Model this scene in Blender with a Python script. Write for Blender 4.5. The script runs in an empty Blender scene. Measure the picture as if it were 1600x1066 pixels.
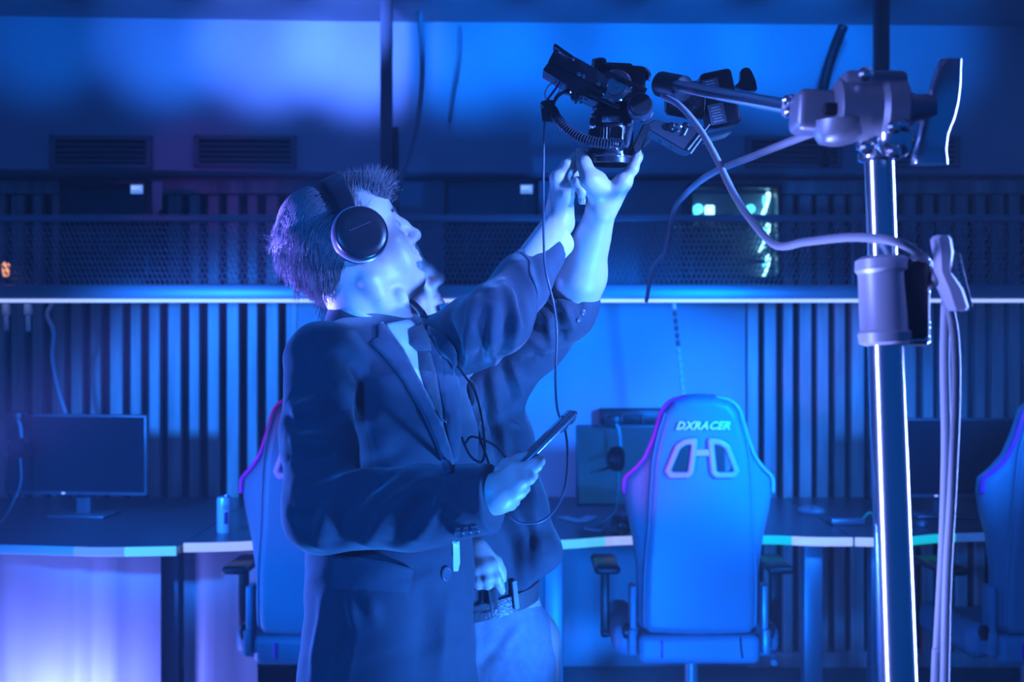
import bpy, bmesh, math, random
import numpy as np
from mathutils import Vector, Matrix
from mathutils.bvhtree import BVHTree
from mathutils.geometry import delaunay_2d_cdt

random.seed(7); np.random.seed(7)
S = bpy.context.scene
COL = S.collection
PI = math.pi
EYE = 1.54; FPX = 2000.0; HOR = 520.0

def at(px, py, d):
    """a point d metres from the camera wall-wards, measured from the photograph's pixel grid"""
    return Vector(((px-800)/FPX*d, d, EYE-(py-HOR)/FPX*d))

# ------------------------------------------------------------------ camera, world, lights, exposure
cam = bpy.data.cameras.new('camera'); camo = bpy.data.objects.new('camera', cam); COL.objects.link(camo)
camo.location = (0, 0, EYE); camo.rotation_euler = (PI/2, 0, 0)
cam.sensor_fit = 'HORIZONTAL'; cam.sensor_width = 36; cam.lens = 45
cam.shift_y = -13/1600
cam.clip_start = .05
cam.dof.use_dof = True; cam.dof.focus_distance = 2.22; cam.dof.aperture_fstop = 5.0
S.camera = camo
S.view_settings.view_transform = 'Standard'; S.view_settings.look = 'None'
S.view_settings.exposure = 0.0; S.view_settings.gamma = 1.0; S.view_settings.use_curve_mapping = False

w = bpy.data.worlds.new('world'); S.world = w; w.use_nodes = True
bg = w.node_tree.nodes['Background']; bg.inputs[0].default_value = (.001, .105, .60, 1); bg.inputs[1].default_value = .45

def lamp(name, kind, loc, aim, energy, color, size=.3, spot=None, blend=.4, size_y=None):
    l = bpy.data.lights.new(name, kind); l.energy = energy; l.color = color
    if kind == 'AREA':
        l.size = size
        if size_y: l.shape = 'RECTANGLE'; l.size_y = size_y
    else:
        l.shadow_soft_size = size
    if kind == 'SPOT': l.spot_size = math.radians(spot); l.spot_blend = blend
    o = bpy.data.objects.new(name, l); COL.objects.link(o)
    o.location = loc
    o.rotation_euler = (Vector(aim)-Vector(loc)).to_track_quat('-Z', 'Y').to_euler()
    return o
BLUE = (.001, .172, 1); SKYB = (.10, .36, 1); LILAC = (.42, .36, 1)
HAZE = .017
# blue wash from beside the photographer, flagged off above head height
lamp('front_wash', 'SPOT', (-1.3, -1.2, 1.9), (-.20, 2.3, 1.0), 640, BLUE, .12, 29, .4)
lamp('top_fill', 'AREA', (.3, 3.2, 2.85), (.3, 4.6, .6), 9, BLUE, 2.2)
# lamps right of the men: one at face height, one low
lamp('face_right', 'SPOT', (1.42, 1.45, 2.0), (.01, 2.27, 1.69), 640, (.09, .23, 1), .06, 19.5, .6)
lamp('low_right', 'SPOT', (.80, 1.95, .55), (.02, 2.25, 1.35), 270, (.03, .21, 1), .08, 64, .7)
# lamps at the left: on the floor behind, and spots just outside the frame
lamp('floor_left', 'POINT', (-1.62, 4.34, .12), (0, 0, 0), 40, (.15, .19, 1), .06)
lamp('rim_left', 'SPOT', (-1.55, 3.0, 1.05), (-.35, 2.25, 1.25), 260, (.05, .15, 1), .10, 50, .6)
lamp('hair_left', 'SPOT', (-1.55, 2.55, 1.0), (-.345, 2.25, 1.725), 3000, (.16, .14, 1), .06, 10.5, .5)
lamp('slat_left', 'SPOT', (-1.85, 2.9, 1.62), (-1.1, 5.9, .95), 560, (.012, .18, 1), .10, 40, .6)
lamp('violet_left', 'SPOT', (-1.75, 3.1, 2.1), (-1.35, 5.9, 2.25), 14, (.4, .02, .9), .06, 15, .7)
lamp('violet_chair', 'SPOT', (-1.80, 3.2, 1.4), (-.75, 4.3, 1.1), 14, (1, .03, .7), .05, 26, .6)  # added magenta light for the left chair's edge
# lights behind and beside the men for chairs, lower wall and collar, partly added
lamp('low_back', 'SPOT', (.42, 2.7, .2), (.45, 5.0, .85), 230, (.002, .165, 1), .08, 50, .6)
lamp('magenta_chair', 'SPOT', (-.30, 3.3, 1.0), (.50, 4.3, 1.12), 17, (1, .03, .7), .05, 20, .6)  # hidden light added to redden the middle chair's piping
lamp('wall_mid', 'SPOT', (1.5, 2.95, 1.60), (.30, 5.9, .95), 720, BLUE, .12, 38, .6)  # added out of view to brighten the middle wall
lamp('slat_right', 'SPOT', (1.5, 2.95, 1.60), (1.30, 5.9, .95), 320, (.015, .18, 1), .12, 34, .6)
lamp('collar_fill', 'SPOT', (.95, .35, 1.80), (-.165, 2.16, 1.525), 420, (.07, .22, 1), .03, 5.5, .5)  # added in front of the men to brighten the shirt collar
# lamps either side of the stand
lamp('stand_left', 'SPOT', (.02, 1.72, .75), (.47, 1.5, 1.58), 110, (.24, .30, 1), .12, 52, .6)
# row of unseen lights added to brighten the top of the upper wall
for wx, wp, wc in ((-2.1, 16, BLUE), (-1.55, 40, (.02, .17, 1)), (-1.1, 80, (.065, .18, 1)), (-.68, 120, (.07, .18, 1)), (-.2, 60, BLUE), (.25, 46, BLUE), (.75, 60, BLUE), (1.25, 60, BLUE), (1.8, 34, BLUE)):
    lamp('upper_wall_fill', 'SPOT', (wx, 4.72, 2.84), (wx, 5.7, 2.84), wp, wc, .05, 47, 1.0)
lamp('chair_left', 'SPOT', (-1.95, 2.95, .95), (-.72, 4.25, .85), 210, BLUE, .1, 26, .6)  # fill added to brighten the left chair
# two tall lights added out of view for bright lines on the stand
for tp, te, tcol in (((-1.0, 1.15, 1.40), 6.5, (.22, .28, 1)), ((1.25, 1.98, 1.40), 9, (.16, .28, 1))):
    tl = lamp('stand_glint_light', 'AREA', tp, (.43, 1.5, 1.40), te, tcol, 1.7, size_y=.10)
    tl.data.spread = math.radians(52)
    tl.rotation_euler = (PI/2, PI/2, 0); dv = Vector((.43, 1.5, 1.40))-Vector(tp)
    tl.matrix_world = Matrix.Translation(tp) @ Matrix((Vector((0, 0, 1)), (-dv.normalized()).cross(Vector((0, 0, 1))), -dv.normalized())).transposed().to_4x4()


# ------------------------------------------------------------------ materials
MATS = {}
def mat(name, col, rough=.5, metal=0, bump=0, bscale=40, spec=.5, var=0, vscale=6, emit=None, estr=0, stretch=None, sheen=0, alpha=1, trans=0, coat=0):
    if name in MATS: return MATS[name]
    m = bpy.data.materials.new(name); m.use_nodes = True; MATS[name] = m
    nt = m.node_tree; b = nt.nodes['Principled BSDF']
    b.inputs['Base Color'].default_value = (*col, 1); b.inputs['Roughness'].default_value = rough
    b.inputs['Metallic'].default_value = metal; b.inputs['Specular IOR Level'].default_value = spec
    if sheen: b.inputs['Sheen Weight'].default_value = sheen; b.inputs['Sheen Roughness'].default_value = .45
    if coat: b.inputs['Coat Weight'].default_value = coat
    if trans: b.inputs['Transmission Weight'].default_value = trans
    if emit: b.inputs['Emission Color'].default_value = (*emit, 1); b.inputs['Emission Strength'].default_value = estr
    if bump or var:
        tc = nt.nodes.new('ShaderNodeTexCoord'); mp = nt.nodes.new('ShaderNodeMapping')
        nt.links.new(tc.outputs['Object'], mp.inputs[0])
        if stretch: mp.inputs['Scale'].default_value = stretch
    if var:
        n = nt.nodes.new('ShaderNodeTexNoise'); n.inputs['Scale'].default_value = vscale; n.inputs['Detail'].default_value = 5
        nt.links.new(mp.outputs[0], n.inputs['Vector'])
        r = nt.nodes.new('ShaderNodeValToRGB')
        r.color_ramp.elements[0].position = .3; r.color_ramp.elements[1].position = .72
        r.color_ramp.elements[0].color = (*[c*(1-var) for c in col], 1)
        r.color_ramp.elements[1].color = (*[min(1, c*(1+var)) for c in col], 1)
        nt.links.new(n.outputs[0], r.inputs[0]); nt.links.new(r.outputs[0], b.inputs['Base Color'])
    if bump:
        n = nt.nodes.new('ShaderNodeTexNoise'); n.inputs['Scale'].default_value = bscale; n.inputs['Detail'].default_value = 3
        nt.links.new(mp.outputs[0], n.inputs['Vector'])
        bp = nt.nodes.new('ShaderNodeBump'); bp.inputs['Strength'].default_value = bump; bp.inputs['Distance'].default_value = .004
        nt.links.new(n.outputs[0], bp.inputs['Height']); nt.links.new(bp.outputs[0], b.inputs['Normal'])
    return m

# ------------------------------------------------------------------ mesh builder
ORG = {}
def org(o): return ORG.get(o.name, Vector((0, 0, 0))) if o else Vector((0, 0, 0))
def link_mesh(name, me, m, parent=None, smooth=None):
    if m is not None:
        for mm in (m if isinstance(m, (list, tuple)) else [m]): me.materials.append(mm)
    if smooth is not None:
        me.shade_smooth()
        if smooth < 180: me.set_sharp_from_angle(angle=math.radians(smooth))
    o = bpy.data.objects.new(name, me); COL.objects.link(o)
    if parent is not None: o.parent = parent
    ORG[o.name] = org(parent)
    return o
class MB:
    def __init__(s): s.v = []; s.f = []
    def add(s, vs, fs):
        n = len(s.v); s.v += [tuple(x) for x in vs]; s.f += [tuple(i+n for i in f) for f in fs]; return s
    def bm(s, b, M=None):
        b.verts.index_update()
        s.add([(M @ v.co) if M else v.co for v in b.verts], [[v.index for v in f.verts] for f in b.faces]); b.free(); return s
    def box(s, c, size, R=None, bev=0, seg=2):
        b = bmesh.new(); bmesh.ops.create_cube(b, size=1)
        for v in b.verts: v.co = Vector((v.co.x*size[0], v.co.y*size[1], v.co.z*size[2]))
        if bev: bmesh.ops.bevel(b, geom=b.edges[:], offset=min(bev, min(size)*.49), segments=seg, affect='EDGES', profile=.5)
        M = Matrix.Translation(Vector(c)) @ (R.to_4x4() if R else Matrix.Identity(4))
        return s.bm(b, M)
    def rings(s, rs, close=True, cap=True):
        n = len(rs[0]); vs = [p for r in rs for p in r]; fs = []
        for i in range(len(rs)-1):
            for j in range(n if close else n-1):
                k = (j+1) % n
                fs.append((i*n+j, i*n+k, (i+1)*n+k, (i+1)*n+j))
        if cap:
            fs.append(tuple(range(n-1, -1, -1))); fs.append(tuple((len(rs)-1)*n+j for j in range(n)))
        return s.add(vs, fs)
    def tube(s, pts, r, n=10, cap=True, flat=1, up=None):
        pts = [Vector(p) for p in pts]; rs = []
        L = len(pts); prev = None
        for i, p in enumerate(pts):
            t = (pts[min(i+1, L-1)]-pts[max(i-1, 0)]).normalized()
            if prev is None:
                u = Vector(up) if up else (Vector((0, 0, 1)) if abs(t.z) < .9 else Vector((1, 0, 0)))
                x = (u-t*u.dot(t)).normalized()
            else:
                x = (prev-t*prev.dot(t)).normalized()
            prev = x; y = t.cross(x)
            rr = r[i] if isinstance(r, (list, tuple, np.ndarray)) else r
            rs.append([p+x*(rr*math.cos(a))+y*(rr*flat*math.sin(a)) for a in [2*PI*k/n for k in range(n)]])
        return s.rings(rs, True, cap)
    def lathe(s, prof, a, b, n=24, cap=True):
        """profile of (t along a->b in metres, radius)"""
        a = Vector(a); t = (Vector(b)-a).normalized()
        u = Vector((0, 0, 1)) if abs(t.z) < .9 else Vector((1, 0, 0))
        x = (u-t*u.dot(t)).normalized(); y = t.cross(x)
        return s.rings([[a+t*h+x*(r*math.cos(q))+y*(r*math.sin(q)) for q in [2*PI*k/n for k in range(n)]] for h, r in prof], True, cap)
    def prism(s, poly, depth, M=None, bev=0):
        """poly in local x,z; extruded along local y by depth centred"""
        b = bmesh.new()
        lo = [b.verts.new((x, -depth/2, z)) for x, z in poly]
        f = b.faces.new(lo); r = bmesh.ops.extrude_face_region(b, geom=[f])
        for v in r['geom']:
            if isinstance(v, bmesh.types.BMVert): v.co.y += depth
        bmesh.ops.recalc_face_normals(b, faces=b.faces[:])
        if bev: bmesh.ops.bevel(b, geom=b.edges[:], offset=bev, segments=2, affect='EDGES', profile=.5)
        return s.bm(b, M)
    def build(s, name, m, parent=None, smooth=35):
        o = org(parent)
        me = bpy.data.meshes.new(name); me.from_pydata([(x-o.x, y-o.y, z-o.z) for x, y, z in s.v], [], s.f); me.update()
        return link_mesh(name, me, m, parent, smooth)

def tag(o, label=None, cat=None, group=None, kind=None):
    if label: o['label'] = label
    if cat: o['category'] = cat
    if group: o['group'] = group
    if kind: o['kind'] = kind
    return o
def thing(name, label, cat, loc=(0, 0, 0), group=None, kind=None):
    o = bpy.data.objects.new(name, None); COL.objects.link(o); o.location = loc; o.empty_display_size = .1
    ORG[o.name] = Vector(loc)
    return tag(o, label, cat, group, kind)
def copy_tree(o, parent=None):
    c = o.copy(); COL.objects.link(c); ORG[c.name] = ORG[o.name]
    if parent is not None: c.parent = parent
    for ch in list(o.children): copy_tree(ch, c)
    return c
def smoothpts(pts, n=6):
    """Catmull-Rom through points"""
    P = [Vector(p) for p in pts]; P = [P[0]*2-P[1]]+P+[P[-1]*2-P[-2]]; out = []
    for i in range(1, len(P)-2):
        for k in range(n):
            t = k/n; a, b, c, d = P[i-1:i+3]
            out.append(.5*((2*b)+(c-a)*t+(2*a-5*b+4*c-d)*t*t+(3*b-a-3*c+d)*t**3))
    out.append(P[-2]); return out
def rot(ax, deg): return Matrix.Rotation(math.radians(deg), 3, ax)
def axes(x, z):
    """3x3 with local X along x and local Z near z"""
    x = Vector(x).normalized(); z = Vector(z); y = z.cross(x).normalized(); z = x.cross(y)
    return Matrix((x, y, z)).transposed()

# ------------------------------------------------------------------ signed-distance modeller (blocks + surface nets)
class Sdf:
    def __init__(s, res): s.res = res; s.p = []; s.M = Matrix.Identity(4); s.sc = 1.0
    def frame(s, M=None, sc=1.0):
        s.M = M if M is not None else Matrix.Identity(4); s.sc = sc
    def _p(s, a): return np.array(s.M @ (Vector(a)*s.sc))
    def _R(s, R=None): return np.array(s.M.to_3x3() @ (R if R is not None else Matrix.Identity(3)))
    def raw(s, fn, lo, hi, k, op): s.p.append((fn, np.array(lo), np.array(hi), k, op))
    def cap(s, a, b, ra, rb=None, k=.01, op='u'):
        rb = ra if rb is None else rb
        a = s._p(a); b = s._p(b); ra *= s.sc; rb *= s.sc; k *= s.sc
        ab = b-a; L2 = float(ab@ab)+1e-12
        def fn(P):
            q = P-a; h = np.clip((q@ab)/L2, 0, 1)
            q = q-h[..., None]*ab
            return np.sqrt((q*q).sum(-1))-(ra+(rb-ra)*h)
        m = max(ra, rb); s.raw(fn, np.minimum(a, b)-m, np.maximum(a, b)+m, k, op)
    def chain(s, pts, rs, k=.01, kj=None):
        for i in range(len(pts)-1): s.cap(pts[i], pts[i+1], rs[i], rs[i+1], k if i == 0 else (kj or k))
    def ell(s, c, r, R=None, k=.01, op='u'):
        c = s._p(c); r = np.array(r)*s.sc; A = s._R(R); k *= s.sc
        def fn(P):
            q = (P-c)@A
            k0 = np.sqrt(((q/r)**2).sum(-1)); k1 = np.sqrt(((q/(r*r))**2).sum(-1))+1e-9
            return np.where(k0 < 1e-6, -r.min(), k0*(k0-1)/k1)
        e = np.sqrt(((A*r)**2).sum(1)); s.raw(fn, c-e, c+e, k, op)
    def box(s, c, h, rad=.005, R=None, k=.005, op='u'):
        c = s._p(c); h = np.array(h)*s.sc; A = s._R(R); rad *= s.sc; k *= s.sc
        def fn(P):
            q = np.abs((P-c)@A)-(h-rad)
            return np.sqrt((np.maximum(q, 0)**2).sum(-1))+np.minimum(q.max(-1), 0)-rad
        e = np.abs(A*h).sum(1); s.raw(fn, c-e, c+e, k, op)
    def ecap(s, a, b, ra, rb, X, k=.02, op='u'):
        """segment with elliptical section; radii (along X, across)"""
        a = s._p(a); b = s._p(b); X = np.array(s.M.to_3x3() @ Vector(X)); t = b-a; L = np.linalg.norm(t); t = t/L
        X = X-t*(X@t); X /= np.linalg.norm(X); Y = np.cross(t, X)
        ra = np.array(ra)*s.sc; rb = np.array(rb)*s.sc; k *= s.sc
        def fn(P):
            q = P-a; h = q@t; hc = np.clip(h, 0, L); w_ = (h-hc)
            f = (hc/L); rx = ra[0]+(rb[0]-ra[0])*f; ry = ra[1]+(rb[1]-ra[1])*f
            u = q@X; v = q@Y; mn = np.minimum(rx, ry)
            k0 = np.sqrt((u/rx)**2+(v/ry)**2+(w_/mn)**2)
            k1 = np.sqrt((u/rx**2)**2+(v/ry**2)**2+(w_/mn**2)**2)+1e-6
            return np.where(k0 < .05, -mn, k0*(k0-1)/k1)
        m = max(max(ra), max(rb)); s.raw(fn, np.minimum(a, b)-m, np.maximum(a, b)+m, k, op)
    def extr(s, poly, y0, h, rad=.01, k=.005, op='u', band=None, bend=None):
        """polygon in local x,z extruded along local y (half depth h about y0), optional ring band, optional bend(x)->dy"""
        A = np.array(s.M.to_3x3()); c = np.array(s.M.translation); pl = np.array(poly)
        def fn(P):
            q = (P-c)@A; x = q[..., 0]; z = q[..., 2]; y = q[..., 1]-y0
            if bend: y = y-bend(x, z)
            d = np.full(x.shape, 1e9); ins = np.zeros(x.shape, bool)
            for i in range(len(pl)):
                p1 = pl[i]; p2 = pl[(i+1) % len(pl)]; e = p2-p1
                wx = x-p1[0]; wz = z-p1[1]
                t = np.clip((wx*e[0]+wz*e[1])/(e@e+1e-12), 0, 1)
                dx = wx-e[0]*t; dz = wz-e[1]*t; d = np.minimum(d, dx*dx+dz*dz)
                cr = ((p1[1] > z) != (p2[1] > z)) & (x < (p2[0]-p1[0])*(z-p1[1])/(p2[1]-p1[1]+1e-12)+p1[0])
                ins ^= cr
            d = np.sqrt(d); d = np.where(ins, -d, d)
            if band: d = np.abs(d)-band
            qa = d+rad; qb = np.abs(y)-h+rad
            return np.minimum(np.maximum(qa, qb), 0)+np.sqrt(np.maximum(qa, 0)**2+np.maximum(qb, 0)**2)-rad
        mb = band or 0
        lo = np.array([pl[:, 0].min()-mb, y0-h-.12, pl[:, 1].min()-mb]); hi = np.array([pl[:, 0].max()+mb, y0+h+.12, pl[:, 1].max()+mb])
        cs = np.array([[(lo, hi)[i][0], (lo, hi)[j][1], (lo, hi)[l][2]] for i in (0, 1) for j in (0, 1) for l in (0, 1)])@A.T+c
        s.raw(fn, cs.min(0), cs.max(0), k, op)
    def mesh(s, N=28):
        r = s.res; keys = set()
        for fn, lo, hi, k, op in s.p:
            if op != 'u': continue
            a = np.floor((lo-2*r-k*.3)/(r*N)).astype(int); b = np.floor((hi+2*r+k*.3)/(r*N)).astype(int)
            for i in range(a[0], b[0]+1):
                for j in range(a[1], b[1]+1):
                    for l in range(a[2], b[2]+1): keys.add((i, j, l))
        K = []; V = []; Q = []
        B = 1 << 20
        def gid(i, j, l): return ((i+B//2)*B+(j+B//2))*B+(l+B//2)
        for (bi, bj, bl) in keys:
            i0 = np.array((bi, bj, bl))*N-1
            lo = i0*r; hi = (i0+N+1)*r
            act = [p for p in s.p if np.all(p[1]-p[3]-r < hi) and np.all(p[2]+p[3]+r > lo)]
            # quick centre test
            if not any(p[4] == 'u' for p in act): continue
            g = [(i0[c]+np.arange(N+2))*r for c in range(3)]
            P = np.stack(np.meshgrid(*g, indexing='ij'), -1)
            d = np.full(P.shape[:3], 1e3)
            for fn, lo_, hi_, k, op in act:
                f = fn(P)
                if op == 'u':
                    h = np.maximum(k-np.abs(d-f), 0)/k; d = np.minimum(d, f)-h*h*k*.25
                else:
                    h = np.maximum(k-np.abs(d+f), 0)/k; d = np.maximum(d, -f)+h*h*k*.25
            ins = d < 0
            if ins.all() or not ins.any(): continue
            n = N+1
            cnt = np.zeros((n, n, n), np.int8)
            for a in (0, 1):
                for b in (0, 1):
                    for c in (0, 1): cnt += ins[a:a+n, b:b+n, c:c+n]
            mix = (cnt > 0) & (cnt < 8)
            ci = np.argwhere(mix)
            if len(ci) == 0: continue
            acc = np.zeros((len(ci), 3)); num = np.zeros(len(ci))
            cor = [(a, b, c) for a in (0, 1) for b in (0, 1) for c in (0, 1)]
            dv = {c: d[ci[:, 0]+c[0], ci[:, 1]+c[1], ci[:, 2]+c[2]] for c in cor}
            for c in cor:
                for ax in range(3):
                    if c[ax]: continue
                    e = list(c); e[ax] = 1; e = tuple(e)
                    v0 = dv[c]; v1 = dv[e]; m = (v0 < 0) != (v1 < 0)
                    t = np.where(m, v0/(v0-v1+1e-12), 0)
                    pt = np.tile(np.array(c, float), (len(ci), 1)); pt[:, ax] = t
                    acc[m] += pt[m]; num[m] += 1
            pos = (ci+i0+acc/num[:, None])*r
            gi = ci+i0
            K.append(gid(gi[:, 0], gi[:, 1], gi[:, 2])); V.append(pos)
            # faces: edges whose base point lies in local 1..N
            for ax in range(3):
                A = ins[1:N+1, 1:N+1, 1:N+1]
                sl = [slice(1, N+1)]*3; sl[ax] = slice(2, N+2)
                Bm = ins[tuple(sl)]
                ed = np.argwhere(A != Bm)
                if len(ed) == 0: continue
                inside = A[ed[:, 0], ed[:, 1], ed[:, 2]]
                e = ed+1+i0
                u, v_ = [(1, 2), (2, 0), (0, 1)][ax]
                du = np.zeros(3, int); du[u] = 1; dw = np.zeros(3, int); dw[v_] = 1
                c0 = e-du-dw; c1 = e-dw; c2 = e; c3 = e-du
                q = np.stack([gid(*c.T) for c in (c0, c1, c2, c3)], 1)
                q[~inside] = q[~inside][:, ::-1]
                Q.append(q)
        K = np.concatenate(K); V = np.concatenate(V); Q = np.concatenate(Q)
        uk, ui = np.unique(K, return_index=True)
        F = np.searchsorted(uk, Q); F = np.minimum(F, len(uk)-1)
        ok = (uk[F] == Q).all(1)
        return V[ui], F[ok]

def normals(V, F):
    a = V[F[:, 2]]-V[F[:, 0]]; b = V[F[:, 3]]-V[F[:, 1]]; n = np.cross(a, b)
    N = np.zeros_like(V)
    for i in range(4): np.add.at(N, F[:, i], n)
    return N/(np.linalg.norm(N, axis=1)[:, None]+1e-12)
def relax(V, F, it=2, f=.5):
    E = np.concatenate([F[:, [0, 1]], F[:, [1, 2]], F[:, [2, 3]], F[:, [3, 0]]])
    for _ in range(it):
        A = np.zeros_like(V); c = np.zeros(len(V))
        np.add.at(A, E[:, 0], V[E[:, 1]]); np.add.at(c, E[:, 0], 1); np.add.at(A, E[:, 1], V[E[:, 0]]); np.add.at(c, E[:, 1], 1)
        V = V*(1-f)+f*A/np.maximum(c, 1)[:, None]
    return V
def np_mesh(name, V, F, m, parent=None, smooth=180):
    o = org(parent); V = V-np.array(o)
    me = bpy.data.meshes.new(name)
    me.vertices.add(len(V)); me.vertices.foreach_set('co', V.astype(np.float32).ravel())
    k = F.shape[1]
    me.loops.add(len(F)*k); me.loops.foreach_set('vertex_index', F.astype(np.int32).ravel())
    me.polygons.add(len(F)); me.polygons.foreach_set('loop_start', np.arange(0, len(F)*k, k, dtype=np.int32))
    me.update(calc_edges=True); me.validate()
    return link_mesh(name, me, m, parent, smooth)
class Surf:
    """a surface that thin things (lapels, buttons, creases) are laid on"""
    def __init__(s, V, F): s.V = V; s.F = F; s.redo()
    def redo(s): s.t = BVHTree.FromPolygons([tuple(v) for v in s.V], [tuple(f) for f in s.F]); s.N = normals(s.V, s.F)
    def hit(s, px, py):
        o = Vector((0, 0, EYE)); dr = (at(px, py, 1)-o).normalized()
        h, n, i, d = s.t.ray_cast(o, dr)
        if h is None:
            p = o+dr*2.3; h, n, i, d = s.t.find_nearest(p)
            for _ in range(6):
                q = o+dr*((h-o).dot(dr)); h, n, i, d = s.t.find_nearest(q)
        if n.dot(dr) > 0: n = -n
        return h, n
    def crease(s, px, width, amp):
        """push a soft fold (ridge amp>0, valley amp<0) along a path laid on the surface"""
        P = np.array([s.hit(x, y)[0] for x, y in px])
        d = np.full(len(s.V), 9e9); tt = np.zeros(len(s.V))
        n = len(P)-1
        for i in range(n):
            e = P[i+1]-P[i]; q = s.V-P[i]; t = np.clip(q@e/(e@e+1e-12), 0, 1)
            di = ((q-t[:, None]*e)**2).sum(1); m = di < d; d[m] = di[m]; tt[m] = (i+t[m])/n
        fall = np.sin(np.clip(tt, .06, .94)*PI)**.5
        g = np.exp(-d/(width*width))*amp*fall
        s.V = s.V+s.N*g[:, None]
    def patch(s, poly, lift, thick, mb=None, step=7, edge=5, bulge=0):
        """a thin cloth piece with outline poly (photo pixels) lying on the surface"""
        pl = []
        for i in range(len(poly)):
            a = Vector(poly[i]); b = Vector(poly[(i+1) % len(poly)]); k = max(1, int((b-a).length/edge))
            pl += [a+(b-a)*(j/k) for j in range(k)]
        nb = len(pl); xs = [p.x for p in pl]; ys = [p.y for p in pl]
        def inside(x, y):
            r = False
            for i in range(nb):
                p, q = pl[i], pl[(i+1) % nb]
                if (p.y > y) != (q.y > y) and x < (q.x-p.x)*(y-p.y)/(q.y-p.y)+p.x: r = not r
            return r
        pts = list(pl)
        y = min(ys)+step/2
        while y < max(ys):
            x = min(xs)+step/2
            while x < max(xs):
                if inside(x, y) and min((Vector((x, y))-p).length for p in pl) > step*.5: pts.append(Vector((x, y)))
                x += step
            y += step
        r = delaunay_2d_cdt(pts, [(i, (i+1) % nb) for i in range(nb)], [list(range(nb))], 1, 1e-4)
        vs, es, fs = r[0], r[1], r[2]
        top = []; bot = []
        for v in vs:
            h, n = s.hit(v.x, v.y)
            e = min((Vector((v.x, v.y))-p).length for p in pl)
            b = bulge*min(1, e/14)
            top.append(h+n*(lift+thick+b)); bot.append(h+n*(lift-.002))
        mb = mb or MB(); nv = len(vs); fl = [tuple(f) for f in fs]
        from collections import Counter
        ec = Counter(); dirn = {}
        for f in fl:
            for i in range(len(f)):
                a, b = f[i], f[(i+1) % len(f)]; ec[frozenset((a, b))] += 1; dirn[frozenset((a, b))] = (a, b)
        side = [(b, a, a+nv, b+nv) for k, c in ec.items() if c == 1 for a, b in [dirn[k]]]
        mb.add(top+bot, fl+[tuple(reversed([i+nv for i in f])) for f in fl]+side)
        return mb
# ------------------------------------------------------------------ room shell
WALL = 5.9; CEIL = 2.95
m_wall = mat('painted_wall', (.52, .56, .62), .62, bump=.15, bscale=60, var=.08, vscale=3)
m_bulk = mat('bulkhead_paint', (.50, .54, .60), .42, bump=.1, bscale=80, var=.06, vscale=2)
m_floor = mat('dark_floor', (.06, .065, .075), .35, bump=.1, bscale=50, var=.3, vscale=5)
m_ceil = mat('ceiling_paint', (.5, .52, .55), .8, bump=.1, bscale=30)
m_gap = mat('dark_backing', (.012, .013, .016), .9)
m_slat = mat('slat_wood', (.52, .5, .48), .38, bump=.4, bscale=30, var=.35, vscale=14, stretch=(1.2, 1.2, .12))
def struct(mb, name, m, parent=None):
    o = mb.build(name, m, parent); o['kind'] = 'structure'; return o
struct(MB().box((0, 2.2, -.05), (10.4, 8.8, .1)), 'floor', m_floor)
struct(MB().box((0, 2.3, CEIL+.03), (10.4, 8.6, .1)), 'ceiling', m_ceil)
struct(MB().box((0, WALL+.13, 1.49), (10.4, .1, 3.1)), 'wall_back', m_wall)
XL = at(462, 0, WALL).x; XR = at(1165, 0, WALL).x; ZS = at(0, 283, WALL).z
# plain lower wall between the slatted bays
struct(MB().box(((XL+XR)/2, WALL+.04, ZS/2), (XR-XL, .08, ZS), bev=.004), 'trim_1', m_wall)
# upper bulkhead, front face not quite square to the picture
pts = [(-4.9, 5.55), (at(0, 0, 5.62).x, 5.62), (at(560, 0, 5.72).x, 5.72), (at(1600, 0, 5.8).x, 5.8), (5, 5.82)]
b = MB()
fr = [(x, y, z) for z in (ZS+.02, CEIL+.06) for x, y in pts]; bk = [(x, 6.1, z) for z in (ZS+.02, CEIL+.06) for x, y in pts]
n = len(pts); vs = fr+bk; f = []
for i in range(n-1):
    f += [(i, i+1, n+i+1, n+i), (2*n+i+1, 2*n+i, 3*n+i, 3*n+i+1), (i+1, i, 2*n+i, 2*n+i+1), (n+i, n+i+1, 3*n+i+1, 3*n+i)]
f += [(0, n, 3*n, 2*n), (n-1, 3*n-1, 4*n-1, 2*n-1)][0:2]
b.add(vs, f); struct(b, 'trim_2', m_bulk)
def bulk_y(x):
    for (x0, y0), (x1, y1) in zip(pts, pts[1:]):
        if x0 <= x <= x1: return y0+(y1-y0)*(x-x0)/(x1-x0)
    return 5.8
# slatted bays
slat_me = {}
def bay(name, x0, x1, first, period, width):
    bay_o = struct(MB().box(((x0+x1)/2, WALL+.075, ZS/2), (x1-x0, .01, ZS)), name, m_gap)
    struct(MB().box(((x0+x1)/2, WALL+.015, ZS-.03), (x1-x0, .07, .06), bev=.004), 'header_rail', m_slat, bay_o)
    struct(MB().box(((x0+x1)/2, WALL+.015, .035), (x1-x0, .07, .07), bev=.004), 'bottom_rail', m_slat, bay_o)
    x = first; i = 0
    while x0+.01 < x < x1-.01:
        wv = width*(1+.12*math.sin(i*2.3)); 
        struct(MB().box((x, WALL+.02+.008*math.sin(i*1.7), ZS/2), (wv, .05, ZS-.13), bev=.004, seg=1), 'slat', m_slat, bay_o)
        x += period*(1 if i % 3 else 1.03); i += 1
pp = FPX/WALL
bay('trim_3', -3.6, XL, at(456, 0, WALL).x, -30.2/pp, .052)
bay('trim_4', XR, 3.6, at(1176, 0, WALL).x, 27/pp, .052)
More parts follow.
